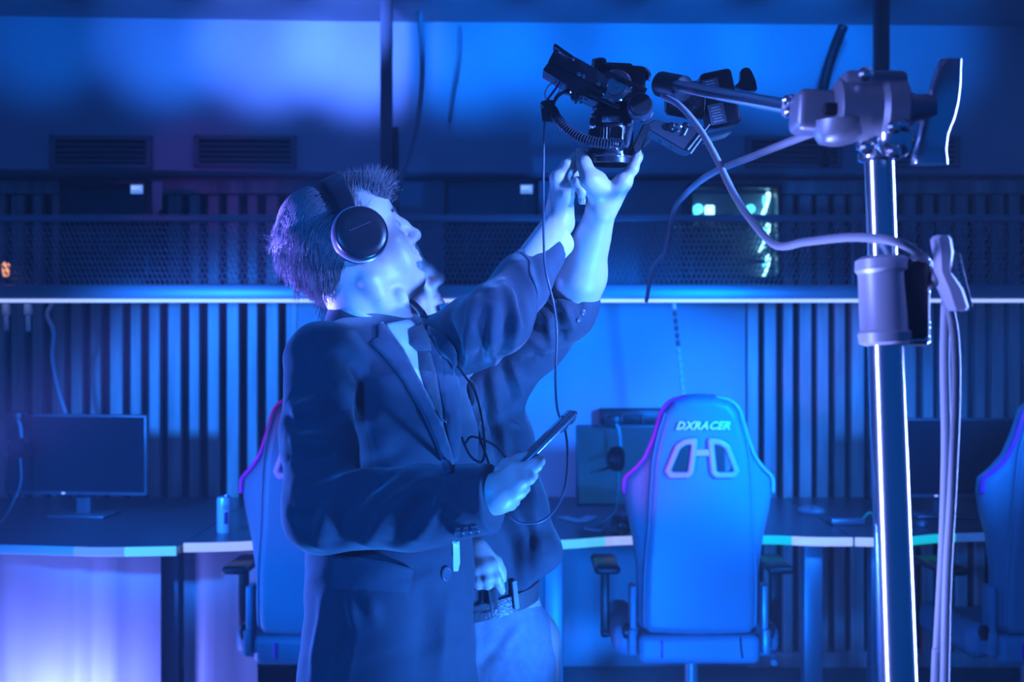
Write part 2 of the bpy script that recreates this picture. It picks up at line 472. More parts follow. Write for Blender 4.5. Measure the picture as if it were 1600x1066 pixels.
# air vents in the bulkhead
m_vent = mat('vent_metal', (.22, .24, .27), .5)
m_black = mat('black_plastic', (.012, .013, .016), .4, bump=.05, bscale=200)
def vent(px0, px1, py0, py1, label):
    d = bulk_y(at((px0+px1)/2, 0, 5.65).x)-.012
    a = at(px0, py0, d); c = at(px1, py1, d); o = (a+c)/2; W = c.x-a.x; H = a.z-c.z
    slope = math.atan2(bulk_y(c.x)-bulk_y(a.x), W); R = Matrix.Rotation(slope, 3, 'Z')
    t = thing('air_vent', label, 'vent', o, 'slotted air vents in the upper wall')
    q = lambda x, y, z: o+R @ Vector((x, y, z))
    MB().box(q(0, .006, 0), (W, .01, H), R).build('backing', m_gap, t)
    fb = MB()
    for s in (-1, 1):
        fb.box(q(s*(W/2-.012), -.004, 0), (.024, .022, H), R, .003); fb.box(q(0, -.004, s*(H/2-.010)), (W, .022, .02), R, .003)
    fb.build('frame', m_vent, t)
    for i in range(4):
        MB().box(q(0, -.002, (i-1.5)*(H-.05)/4), (W-.05, .018, .008), R @ rot('X', 35)).build('louvre', m_vent, t)
vent(80, 236, 212, 264, 'slotted air vent lost in shadow above the leftmost computer case')
vent(304, 462, 212, 262, 'slotted air vent above the left slatted bay, right of a shadow')
vent(1165, 1316, 213, 262, 'slotted air vent behind the boom arm, left of the stand pole')
vent(1390, 1500, 213, 262, 'slotted air vent behind the curved lever on the stand')
# ------------------------------------------------------------------ shelf with mesh front
m_steel = mat('shelf_steel', (.36, .39, .44), .38, metal=.3, bump=.05, bscale=90)
m_mesh = mat('mesh_steel', (.45, .48, .54), .45, metal=.2)
m_led = mat('led_strip', (.8, .85, 1), .4, emit=(.34, .46, 1.0), estr=1.35)
SH0 = 5.25; SH1 = 5.78
zb = at(0, 468, SH0).z; zt = at(0, 341, SH0).z
shelf = thing('equipment_shelf', 'long steel wall shelf with diamond mesh front and bright strip under its edge', 'shelf', (0, SH0, zb))
MB().box((0, (SH0+SH1)/2, zb+.012), (6.8, SH1-SH0, .02)).build('shelf_board', m_steel, shelf)
MB().box((0, SH0, zb+.03), (6.8, .03, .06), bev=.006).build('bottom_rail', m_steel, shelf)
MB().box((0, SH0, zt), (6.8, .03, .028), bev=.005).build('top_rail', m_steel, shelf)
MB().box((0, SH0-.008, zb-.006), (6.8, .022, .013), bev=.003).build('light_strip', m_led, shelf)
mz0, mz1 = zb+.06, zt-.014
for x0, x1 in ((-3.3, at(455, 0, SH0).x), (at(461, 0, SH0).x, at(926, 0, SH0).x), (at(932, 0, SH0).x, at(1332, 0, SH0).x), (at(1350, 0, SH0).x, 3.3)):
    V = []; F = []
    cw = .0205; rows = 11; ch = (mz1-mz0)/rows; nc = int((x1-x0)/cw)
    sw = .0048
    for r in range(rows+1):
        z = mz0+r*ch
        for c in range(nc*2):
            xa = x0+c*cw/2; xb = xa+cw/2
            up = ((c+r) % 2 == 0)
            za, zb2 = (z-ch*.33, z+ch*.33) if up else (z+ch*.33, z-ch*.33)
            n = len(V)
            V += [(xa, SH0-.004, za-sw), (xb, SH0-.004, zb2-sw), (xb, SH0+.006, zb2+sw), (xa, SH0+.006, za+sw)]; F.append((n, n+1, n+2, n+3))
    mb = MB(); mb.add(V, F)
    o = mb.build('mesh_panel', m_mesh, shelf, None); o['kind'] = 'stuff'
    for x in (x0, x1): MB().box((x, SH0, (mz0+mz1)/2), (.012, .02, mz1-mz0), bev=.003).build('panel_stile', m_steel, shelf)
for px0, px1, py in ((595, 613, 40), (1366, 1388, 40)):
    a = at((px0+px1)/2, 0, SH0+.05)
    wv = (px1-px0)/FPX*(SH0+.05)
    MB().box((a.x, SH0+.05, (CEIL+.06+zb)/2), (wv, .05, CEIL+.06-zb), bev=.004).build('hanger_post', mat('post_paint', (.10, .11, .13), .5), shelf)
a = at(617, 0, SH0+.06)
MB().box((a.x, SH0+.07, (at(0, 195, SH0).z+zb)/2), (.03, .035, at(0, 195, SH0).z-zb), bev=.003).build('hanger_bracket', m_black, shelf)
# ------------------------------------------------------------------ computer cases on the shelf
m_case = mat('case_black', (.014, .016, .02), .35, bump=.05, bscale=120)
m_tint = mat('tinted_glass', (.03, .035, .045), .08, spec=.7)
m_part = mat('board_grey', (.16, .18, .21), .4, metal=.3)
m_fan = mat('fan_ring_glow', (.5, .9, 1), .4, emit=(.10, .75, 1.0), estr=3.2)
m_fan2 = mat('fan_ring_white', (.6, 1, 1), .4, emit=(.45, .95, 1.0), estr=4.5)
m_label = mat('sticker_white', (.8, .83, .9), .4, emit=None)
m_ink = mat('sticker_ink', (.05, .06, .1), .6)
m_inkw = mat('print_white', (.85, .87, .95), .45)
def text(body, size, M, m, name, parent, ext=.0006, shear=0, space=1.0, bold=0):
    c = bpy.data.curves.new(name, 'FONT'); c.body = body; c.size = size; c.extrude = ext; c.align_x = 'CENTER'; c.align_y = 'CENTER'
    c.shear = shear; c.space_character = space; c.offset = bold; c.resolution_u = 2
    t = bpy.data.objects.new('tmp_text', c); COL.objects.link(t)
    dg = bpy.context.evaluated_depsgraph_get(); dg.update()
    me = bpy.data.meshes.new_from_object(t.evaluated_get(dg)); bpy.data.objects.remove(t)
    me.materials.clear(); me.transform(Matrix.Translation(-org(parent)) @ M); me.name = name
    return link_mesh(name, me, m, parent)
def case(px0, px1, py0, d, label, lit):
    a = at(px0, py0, d); c = at(px1, py0, d); W = c.x-a.x; z1 = a.z; z0 = zb+.022; H = z1-z0; cx = (a.x+c.x)/2; T = .22
    y0 = d; t = thing('computer_case', label, 'computer case', (cx, d+T/2, z0), 'computer cases on the mesh shelf')
    s = MB(); e = .018
    s.box((cx, y0+T-.008, z0+H/2), (W, .012, H), bev=.003)
    for sx in (-1, 1): s.box((cx+sx*(W/2-e/2), y0+T/2, z0+H/2), (e, T, H), bev=.004)
    s.box((cx, y0+T/2, z1-e/2), (W, T, e), bev=.004); s.box((cx, y0+T/2, z0+.04), (W, T, .08), bev=.004)
    s.build('body', m_case, t)
    MB().box((cx, y0+.13, z0+H*.55), (W*.9, .012, H*.78)).build('motherboard', m_part if lit else m_case, t)
    g = MB(); gz = z1-H*.36
    g.box((cx-.04, y0+.085, gz), (W*.55, .06, .05), bev=.008)
    gp = g.build('graphics_card', m_part if lit else mat('card_dark', (.05, .055, .065), .4), t)
    for i in range(2):
        hh = MB()
        hh.box((cx-.10+i*.085, y0+.07, gz-.075), (.045, .06, .10), bev=.01)
        hh.tube([(cx-.10+i*.085, y0+.04, gz-.03), (cx-.10+i*.085, y0+.035, gz-.12)], .012, 8)
        hh.build('cooling_block', m_part, t)
    MB().box((cx-W*.18, y0+.05, z0+.145), (W*.24, .02, .02), bev=.003).build('drive_tray', m_part, t)
    MB().box((cx+W*.22, y0+.05, z0+.145), (W*.24, .02, .02), bev=.003).build('drive_tray', m_part, t)
    fx = cx+W/2-.055
    for i in range(3):
        fz = z1-.085-i*.135
        fr_ = MB()
        fr_.tube([(fx+.018*math.sin(q), y0+.11+.055*math.cos(q), fz+.055*math.sin(q)) for q in [2*PI*k/20 for k in range(21)]], .008, 8)
        fo = fr_.build('fan', m_fan2 if lit else m_case, t)
        bl = MB()
        for k in range(7):
            q = 2*PI*k/7
            bl.box((fx, y0+.11+.03*math.cos(q), fz+.03*math.sin(q)), (.004, .03, .022), rot('X', math.degrees(q)) @ rot('Y', 25))
        bl.build('fan_blades', m_fan if lit else m_part, fo)
    if lit:
        for (qx, qz, s_) in ((-W/2+.05, -.1, .022), (-W/2+.035, -.135, .014), (W/2-.12, -.1, .02)):
            k = MB(); k.lathe([(0, s_*.5), (.005, s_), (.03, s_), (.034, s_*.6)], (cx+qx, y0+.06, z1+qz), (cx+qx, y0+.1, z1+qz), 14)
            k.build('pump_light', m_fan, t)
        MB().box((cx-W*.26, y0+.04, z1-.115), (.04, .02, .055), bev=.006).build('memory_light', m_fan2, t)
    gl = MB().box((cx, y0+.004, z0+H*.57), (W-.02, .004, H*.84))
    go = gl.build('side_window', mat('case_glass', (.5, .6, .75), .05, trans=1.0, spec=.5), t)
    if not lit:
        sx = cx+W*.37; sz = z1-.04
        lb = MB().box((sx, y0-.0015, sz), (.052, .002, .038)).build('badge', mat('sticker_glow', (.6, .7, .9), .4, emit=(.12, .34, 1), estr=.75), t)  # a sticker; it and its print get an added glow
        text('RPC', .024, Matrix.Translation((sx, y0-.003, sz+.004)) @ Matrix.Rotation(PI/2, 4, 'X'), mat('badge_print', (.85, .9, 1), .4, emit=(.45, .68, 1), estr=1), 'badge_print', lb, .0004)
    return t
case(92, 232, 281, 5.4, 'black tower computer case at far left of the shelf, small sticker with added glow in its corner', False)
case(694, 842, 281, 5.4, 'black tower computer case above the raised sleeve, small sticker with added glow in its corner', False)
case(1076, 1222, 287, 5.4, 'computer case with glowing cyan fans behind the hanging cable', True)
# pale hanging strip beside the left case
gv = MB(); q = at(243, 284, 5.45)
gv.box((q.x, 5.45, q.z-.06), (.055, .012, .12), bev=.006); gv.tube([(q.x, 5.45, q.z-.11), (q.x-.002, 5.45, q.z-.15)], [.022, .008], 10, flat=.4)
tag(gv.build('pale_strip', mat('strip_pale', (.5, .5, .5), .9, bump=.4, bscale=80), None), 'pale strip hanging beside the left computer case', 'cloth')
# ------------------------------------------------------------------ hanging cables, and tubes added for wall shadows
m_cable = mat('cable_grey', (.30, .33, .38), .5)
m_cableb = mat('cable_black', (.02, .022, .028), .4)
def cable(name, pts, r, m, label, cat='cable', n=8):
    o = MB().tube(smoothpts(pts, 8), r, n).build(name, m, None, 180); return tag(o, label, cat)
cable('hanging_cable_or_shadow', [at(656, 36, 5.3)+Vector((0, 0, .05)), at(660, 100, 5.3), at(654, 180, 5.28), at(640, 240, 5.24), at(624, 288, 5.2), at(612, 345, 5.2)], .011, m_cable, 'grey cable hanging from the ceiling right of the shelf hanger post')
cable('hanging_cable_or_shadow', [at(1318, 40, 5.5), at(1302, 80, 5.55), at(1288, 130, 5.58), at(1284, 200, 5.6), at(1290, 262, 5.6)], .022, m_cableb, 'thick dark tube for a shadow curving down the wall behind the boom arm')  # black tube standing in for a cast shadow on the wall
cable('hanging_cable_or_shadow', [at(718, 40, 5.6), at(716, 90, 5.6), at(708, 140, 5.63), at(702, 190, 5.64)], .008, m_cable, 'faint thin tube for a shadow on the upper wall above the middle computer case')  # thin tube put where a shadow runs down the wall
cable('hanging_cable_or_shadow', [at(84, 470, 5.3), at(74, 492, 5.3), at(84, 520, 5.3), at(82, 560, 5.35), at(92, 610, 5.4), at(104, 648, 5.4)], .009, m_cable, 'grey cable dangling under the shelf above the left monitor')
# braided pull chain at the plain wall: alternating pale and dark links
ch = thing('hanging_chain', 'pale link chain hanging below the shelf over the middle gaming chair', 'chain', at(1062, 545, 5.3))
for i in range(13):
    p = at(1053+i*1.15, 474+i*11.5, 5.3); q_ = at(1053+i*1.15+1, 474+i*11.5+9.5, 5.3)
    MB().tube([p, (p+q_)/2, q_], [.006, .010, .006], 8).build('chain_link', m_inkw if i > 5 or i == 0 else m_part, ch)
# wall lamps at the far left under the shelf: two small bright plugs
for px, lab in ((10, 'small pale plug under the shelf at the left edge of the photo'), (44, 'small pale plug under the shelf right of the edge plug')):
    b = MB(); p = at(px, 488, 5.3); b.box((p.x, 5.3, p.z+.012), (.028, .03, .05), bev=.006); b.box((p.x, 5.3, p.z-.045), (.016, .02, .07), bev=.004)
    tag(b.build('plug', mat('plug_white', (.75, .75, .75), .5), None), lab, 'plug', 'plugs under the shelf')
b = MB(); p = at(9, 421, 5.32); b.lathe([(0, .006), (.004, .013), (.05, .016), (.06, .008)], p-Vector((0, 0, .03)), p+Vector((0, 0, .03)), 14)
tag(b.build('indicator_lamp', mat('warm_lamp', (.9, .5, .3), .4, emit=(1, .42, .2), estr=1.1), None), 'small warm orange lamp glowing behind the mesh at left', 'lamp')
# black cabinet with pale handle on the wall above the middle monitor
wb = thing('wall_box', 'black wall box with pale pull handle above the middle monitor', 'box', at(985, 652, WALL))
p = at(988, 651, WALL-.05); MB().box(p, (.30, .1, .075), bev=.008).build('body', m_black, wb)
h0 = at(971, 660, WALL-.11); h1 = at(1004, 660, WALL-.11); u = Vector((0, 0, .035))
MB().tube(smoothpts([h0+Vector((0, .02, 0)), h0, h0+u*.7, h0+u+Vector((.012, 0, 0)), h1+u-Vector((.012, 0, 0)), h1+u*.7, h1, h1+Vector((0, .02, 0))], 4), .006, 8).build('handle', m_part, wb)

# ------------------------------------------------------------------ thin stage haze filling the room
hm = bpy.data.materials.new('haze_volume'); hm.use_nodes = True; nt = hm.node_tree; nt.nodes.clear()
vo = nt.nodes.new('ShaderNodeVolumeScatter'); vo.inputs['Density'].default_value = HAZE; vo.inputs['Anisotropy'].default_value = .15
vo.inputs['Color'].default_value = (.75, .9, 1, 1)
ou = nt.nodes.new('ShaderNodeOutputMaterial'); nt.links.new(vo.outputs[0], ou.inputs['Volume'])
hz = MB().box((0, 3.0, 1.46), (9.6, 5.4, 2.86)).build('stage_haze', hm, None); hz['kind'] = 'stuff'; tag(hz, 'thin blue stage haze hanging in the whole room', 'haze')
hz.display_type = 'WIRE'
# ------------------------------------------------------------------ desks
DZ = .79
m_desk = mat('desk_top', (.08, .09, .11), .33, bump=.12, bscale=90)
m_leg = mat('desk_metal', (.33, .36, .42), .4, metal=.4)
m_panel = mat('desk_panel_film', (.48, .50, .55), .5, bump=.25, bscale=14, stretch=(1, 1, .04), var=.12, vscale=8)
def led(col, s): return mat('edge_light_%d_%d_%d' % tuple(int(c*99) for c in col), (.25, .28, .32), .4, emit=col, estr=s)
LB = led((.008, .15, .75), .75); LW = led((.34, .45, .95), 1.0); LC = led((.10, .62, .95), .9); LG = led((.0, .50, .42), .9); LD = led((.02, .09, .38), .8)
def desk(x0, x1, front, label, segs, legs, panel=None):
    """front: list of (x, y) along the front edge"""
    cx = (x0+x1)/2
    t = thing('gaming_desk', label, 'desk', (cx, 5.1, 0), 'row of gaming desks along the wall')
    fr = smoothpts([(x, y, 0) for x, y in front], 8)
    poly = [(p.x, p.y) for p in fr]+[(x1-.002, WALL-.07), (x0+.002, WALL-.07)]
    b = bmesh.new(); f = b.faces.new([b.verts.new((x, y, DZ-.03)) for x, y in poly])
    r = bmesh.ops.extrude_face_region(b, geom=[f])
    for v in r['geom']:
        if isinstance(v, bmesh.types.BMVert): v.co.z += .03
    bmesh.ops.recalc_face_normals(b, faces=b.faces[:])
    mb = MB(); mb.bm(b); mb.build('desk_top', m_desk, t)
    def y_at(x):
        for a, c in zip(fr, fr[1:]):
            if a.x <= x <= c.x+1e-6: return a.y+(c.y-a.y)*(x-a.x)/(c.x-a.x+1e-9)
        return fr[-1].y if x > fr[-1].x else fr[0].y
    for a, c, m in segs:
        a = max(a, x0+.002); c = min(c, x1-.002); n = 8; P = [(a+(c-a)*i/n) for i in range(n+1)]
        MB().tube([(x, y_at(x)-.004, DZ-.012) for x in P], .0165, 8, flat=.45, up=(0, 0, 1)).build('edge_light', m, t)
    for lx, ly in legs:
        l = MB(); l.box((lx, ly, .39), (.07, .07, .72), bev=.006); l.box((lx, ly, .02), (.09, .12, .04), bev=.008); l.build('leg', m_leg, t)
    MB().box((cx, 5.45, DZ-.065), (x1-x0-.1, .06, .06), bev=.005).build('cross_beam', m_leg, t)
    if panel:
        a, c, y = panel; n = 60; vs = []; rng = random.Random(3); n = max(8, int((c-a)*36))
        prof = [y+.012*math.sin(i*.9+2*math.sin(i*.37))+.004*rng.uniform(-1, 1) for i in range(n+1)]
        rs = [[(a+(c-a)*i/n, prof[i]+dy, z) for dy, z in ((0, .02), (0, DZ-.035), (.012, DZ-.035), (.012, .02))] for i in range(n+1)]
        MB().rings(rs).build('front_panel', m_panel, t, 60)
    return t
def X(px, d): return (px-800)/FPX*d
desk(X(-330, 4.45), -1.1695, [(X(-330, 4.45), 4.43), (X(-120, 4.45), 4.52), (X(60, 4.45), 4.48), (X(160, 4.45), 4.45), (-1.1695, 4.47)],
     'leftmost gaming desk with blue glowing front edge and pale front panel', [(X(-330, 4.45), X(115, 4.45), LB), (X(115, 4.45), X(195, 4.45), LW if 0 else led((.09, .19, .6), .9)), (X(195, 4.45), X(281, 4.5), LC)],
     [(X(-300, 4.6), 4.75), (X(262, 4.7), 4.75)], (X(-320, 4.5), X(250, 4.62), 4.62))
desk(-1.1660, X(819, 4.6), [(-1.1660, 4.54), (X(360, 4.55), 4.56), (X(470, 4.6), 4.63), (X(640, 4.6), 4.63), (X(819, 4.6), 4.58)],
     'gaming desk holding the drink can, behind the man in the suit', [(X(282, 4.52), X(520, 4.6), LW), (X(520, 4.6), X(819, 4.6), LC)],
     [(X(345, 4.7), 4.8), (X(800, 4.7), 4.8)], (X(285, 4.7), X(400, 4.7), 4.72))
desk(X(821, 4.6), X(1332, 4.67), [(X(821, 4.6), 4.58), (X(885, 4.62), 4.61), (X(990, 4.66), 4.7), (X(1190, 4.68), 4.71), (X(1270, 4.68), 4.67), (X(1332, 4.67), 4.665)],
     'gaming desk behind the middle gaming chair with cyan and green edge light', [(X(821, 4.6), X(945, 4.66), LC), (X(945, 4.66), X(1105, 4.66), LW), (X(1105, 4.66), X(1238, 4.68), LG), (X(1238, 4.68), X(1332, 4.67), LW)],
     [(X(865, 4.8), 4.8), (X(1268, 4.85), 4.85)])
desk(X(1334, 4.67), X(1900, 4.75), [(X(1334, 4.67), 4.665), (X(1400, 4.67), 4.66), (X(1480, 4.72), 4.75), (X(1600, 4.72), 4.78), (X(1900, 4.75), 4.7)],
     'rightmost gaming desk behind the stand pole with white and green edge light', [(X(1334, 4.67), X(1405, 4.68), LW), (X(1405, 4.68), X(1496, 4.73), LG), (X(1496, 4.73), X(1900, 4.73), LD)],
     [(X(1372, 4.85), 4.85), (X(1750, 4.85), 4.85)])
# ------------------------------------------------------------------ monitors
m_bez = mat('monitor_bezel', (.10, .11, .13), .35)
m_scr = mat('monitor_screen', (.012, .016, .024), .22, spec=.4)
m_scr2 = mat('monitor_screen_lit', (.02, .03, .04), .25, emit=(.003, .042, .15), estr=.8)
def monitor(c, W, H, yaw, label, scr):
    t = thing('monitor', label, 'monitor', (c.x, c.y+.08, DZ), 'monitors on the gaming desks')
    R = rot('Z', yaw); q = lambda x, y, z: c+R @ Vector((x, y, z))
    MB().box(q(0, .02, 0), (W, .03, H), R, .006).build('housing', m_bez, t)
    MB().box(q(0, .003, .003), (W-.02, .006, H-.024), R).build('screen', scr, t)
    MB().box(q(0, .05, 0), (W*.5, .04, H*.5), R, .012).build('rear_cover', m_bez, t)
    l = MB(); zz = c.z-H/2; l.box(q(0, .09, -(zz-DZ)/2-H/4), (.06, .03, zz-DZ+H/2), R, .006); l.build('stand_neck', m_bez, t)
    MB().box((q(0, .09, 0).x, q(0, .09, 0).y, DZ+.007), (.24, .18, .012), R, .005).build('stand_foot', m_bez, t)
    MB().box(q(-W*.08, -.002, -H/2+.008), (.012, .004, .006), R).build('power_light', mat('power_light', (.5, .6, .9), .4, emit=(.3, .45, 1), estr=1.3), t)
    return t
monitor(at(117, 711, 5.15), .595, .325, -6, 'dark monitor standing on the leftmost desk', m_scr)
monitor(at(1018, 728, 5.1), .60, .325, 3, 'teal glowing monitor half hidden behind the middle gaming chair', m_scr2)
monitor(at(1480, 716, 5.15), .56, .32, 0, 'dark monitor on the rightmost desk behind the stand pole', m_scr)
# headsets hung on the monitors
def headset(p, s, label, tint):
    t = thing('headset', label, 'headset', p, 'headsets hanging on the monitors')
    MB().box(p+Vector((-.01, .03, .115*s)), (.05, .07, .05), bev=.008).build('hook', m_black, t)
    q = [p+Vector((.055*s*math.sin(a)*.35, 0, .105*s*math.cos(a)*1.0-.0)) for a in [i*PI/10 for i in range(0, 8)]]
    MB().tube(q, .007, 8).build('headband', tint, t)
    e = MB(); e.lathe([(0, .018*s), (.008, .042*s), (.03, .05*s), (.055, .048*s), (.065, .03*s)], p+Vector((-.03, 0, -.03*s)), p+Vector((.03, -.01, -.03*s)), 20); e.build('ear_cup', m_black, t)
    MB().lathe([(0, .03*s), (.004, .036*s), (.006, .02*s)], p+Vector((-.032, -.002, -.03*s)), p+Vector((-.06, 0, -.03*s)), 16).build('cup_cap', m_part, t)
    MB().tube(smoothpts([p+Vector((-.02, -.02, -.06*s)), p+Vector((-.06, -.03, -.072*s)), p+Vector((-.10, -.03, -.085*s))], 4), .005, 6).build('microphone_boom', m_black, t)
    MB().tube(smoothpts([p+Vector((.01, 0, -.07*s)), p+Vector((.012, .0, -.16)), p+Vector((-.004, -.03, p.z*0-.23)), Vector((p.x-.05, p.y-.03, DZ+.012)), Vector((p.x-.08, p.y-.08, DZ+.008)), Vector((p.x-.13, p.y-.15, DZ+.008)), Vector((p.x-.07, p.y-.19, DZ+.008)), Vector((p.x-.055, p.y-.12, DZ+.008))], 6), .004, 6).build('cord', tint, t)
    return t
headset(at(962, 705, 5.0), 1.0, 'black headset hanging in front of the teal middle monitor', mat('teal_cord', (.1, .42, .45), .5))
headset(at(28, 690, 5.05), .8, 'small headset hanging at the left end of the dark left monitor', mat('teal_cord_dim', (.1, .3, .34), .5))
# ------------------------------------------------------------------ small things on the desks
m_key = mat('key_black', (.03, .033, .04), .5)
kb = thing('keyboard', 'black keyboard lying in front of the middle monitor', 'keyboard', at(975, 0, 4.95).xy.to_3d()+Vector((0, 0, DZ)))
kc = Vector((.575, 4.96, DZ+.001))
MB().box(kc+Vector((0, 0, .012)), (.38, .13, .022), bev=.006).build('body', m_black, kb)
kk = None
for r in range(5):
    for c in range(15):
        b = MB().box(kc+Vector((-.175+c*.025, -.048+r*.024, .028)), (.019, .018, .009), bev=.003, seg=1)
        if kk is None: kk = b.build('key', m_key, kb)
        else:
            o = kk.copy(); COL.objects.link(o); o.location = Vector((c*.025, r*.024, 0))
def mouse(c, label, m, rz=0):
    s = Sdf(.003); s.frame(Matrix.Translation(c) @ Matrix.Rotation(rz, 4, 'Z')); s.ell((0, 0, .012), (.032, .058, .024), k=.004); s.box((0, 0, -.03), (.06, .08, .03), 0, k=.002, op='s')
    V, F = s.mesh(); t = np_mesh('computer_mouse', V, F, m)
    tag(t, label, 'mouse', 'computer mice on the desks'); 
    MB().lathe([(0, .007), (.006, .007)], c+Vector((-.003, -.03, .034)), c+Vector((.003, -.03, .034)), 12).build('scroll_wheel', m_part, t)
    return t
mouse(Vector((X(1268, 5.3), 5.3, DZ)), 'dark mouse on the desk right of the middle gaming chair', mat('mouse_grey', (.2, .22, .25), .35), 1.2)
mouse(Vector((X(968, 4.78), 4.78, DZ)), 'black mouse by the front edge of the middle desk', m_key)
for i, (px, py, rz) in enumerate(((893, 806, .5), (917, 805, -.35))):
    d = 5.0+.04*i; b = MB(); b.box((X(px, 5.12), 5.12, DZ+.003+.002*i), (.05, .16, .004), rot('Z', math.degrees(rz)), bev=.001)
    tag(b.build('paper_slip', m_label, None), ['pale paper slip on the desk, nearer the man', 'pale paper slip on the desk, nearer the middle monitor'][i], 'paper', 'paper slips by the monitor')
hub = thing('charging_hub', 'pale cable hub with green cord on the desk left of the stand pole', 'hub', (X(1325, 5.0), 5.0, DZ))
MB().box((X(1322, 5.0), 5.0, DZ+.014), (.14, .05, .026), rot('Z', 8), bev=.008).build('body', m_part, hub)
MB().tube(smoothpts([(X(1345, 5.0), 5.0, DZ+.015), (X(1356, 5.0), 4.98, DZ+.05), (X(1366, 5.0), 5.0, DZ+.03), (X(1380, 5.0), 5.05, DZ+.006)], 5), .005, 6).build('cord', mat('green_cord', (.05, .5, .25), .5), hub)
kn = MB().lathe([(0, .02), (.006, .024), (.02, .022), (.026, .012)], (X(1440, 4.95), 4.95, DZ), (X(1440, 4.95), 4.95, DZ+.03), 16)
tag(kn.build('desk_knob', m_part, None), 'small round metal puck on the desk right of the stand pole', 'puck')
# drink can
cp = Vector((X(350, 4.8), 4.8, DZ))
can = thing('drink_can', 'slim white drink can on the desk edge behind the man in the suit', 'can', cp)
MB().lathe([(0, .024), (.006, .0265), (.125, .0265), (.134, .023)], cp, cp+Vector((0, 0, 1)), 28, True).build('can_body', mat('can_white', (.78, .78, .85), .3, metal=.2), can)
MB().lathe([(.134, .0235), (.137, .0235), (.138, .021), (.134, .02)], cp, cp+Vector((0, 0, 1)), 28).build('can_rim', mat('can_rim', (.45, .25, .6), .3, metal=.7), can)
for (a0, z0_, w_, h_) in ((-60, .035, .016, .045), (-66, .1, .02, .004), (-66, .09, .02, .004)):
    bq = MB(); n = 6
    rs = [[cp+Vector((.0268*math.cos(q), .0268*math.sin(q), z)) for z in (z0_, z0_+h_)] for q in [math.radians(a0)+w_/.0268*i/n-w_/.0536 for i in range(n+1)]]
    bq.rings(rs, close=False, cap=False); bq.build('printed_mark', mat('can_print', (.16, .05, .22), .4), can)
# ------------------------------------------------------------------ gaming chair
m_lea = mat('chair_leather', (.09, .28, .36), .38, bump=.25, bscale=160, var=.04)
m_leb = mat('chair_side_leather', (.12, .32, .42), .42, bump=.25, bscale=160)
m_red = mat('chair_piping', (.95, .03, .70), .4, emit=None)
m_ring = mat('chair_ring', (.9, .45, .85), .35)
def mirror(h): return h+[(-x, z) for x, z in reversed(h)]
OUT = mirror([(0, 1.325), (.045, 1.325), (.095, 1.315), (.13, 1.28), (.155, 1.20), (.182, 1.13), (.215, 1.085), (.248, 1.05), (.252, 1.0), (.243, .94), (.222, .85), (.208, .74), (.205, .62), (.205, .56), (.19, .535)])
PAN = mirror([(0, 1.325), (.045, 1.325), (.092, 1.312), (.124, 1.275), (.147, 1.20), (.163, 1.12), (.17, 1.02), (.176, .9), (.188, .75), (.19, .6), (.188, .555), (.17, .53), (0, .525)])
HOLE = [(.026, 1.183), (.060, 1.178), (.082, 1.163), (.114, 1.083), (.104, 1.068), (.048, 1.068), (.038, 1.078)]
HOLL = [(-x, z) for x, z in reversed(HOLE)]
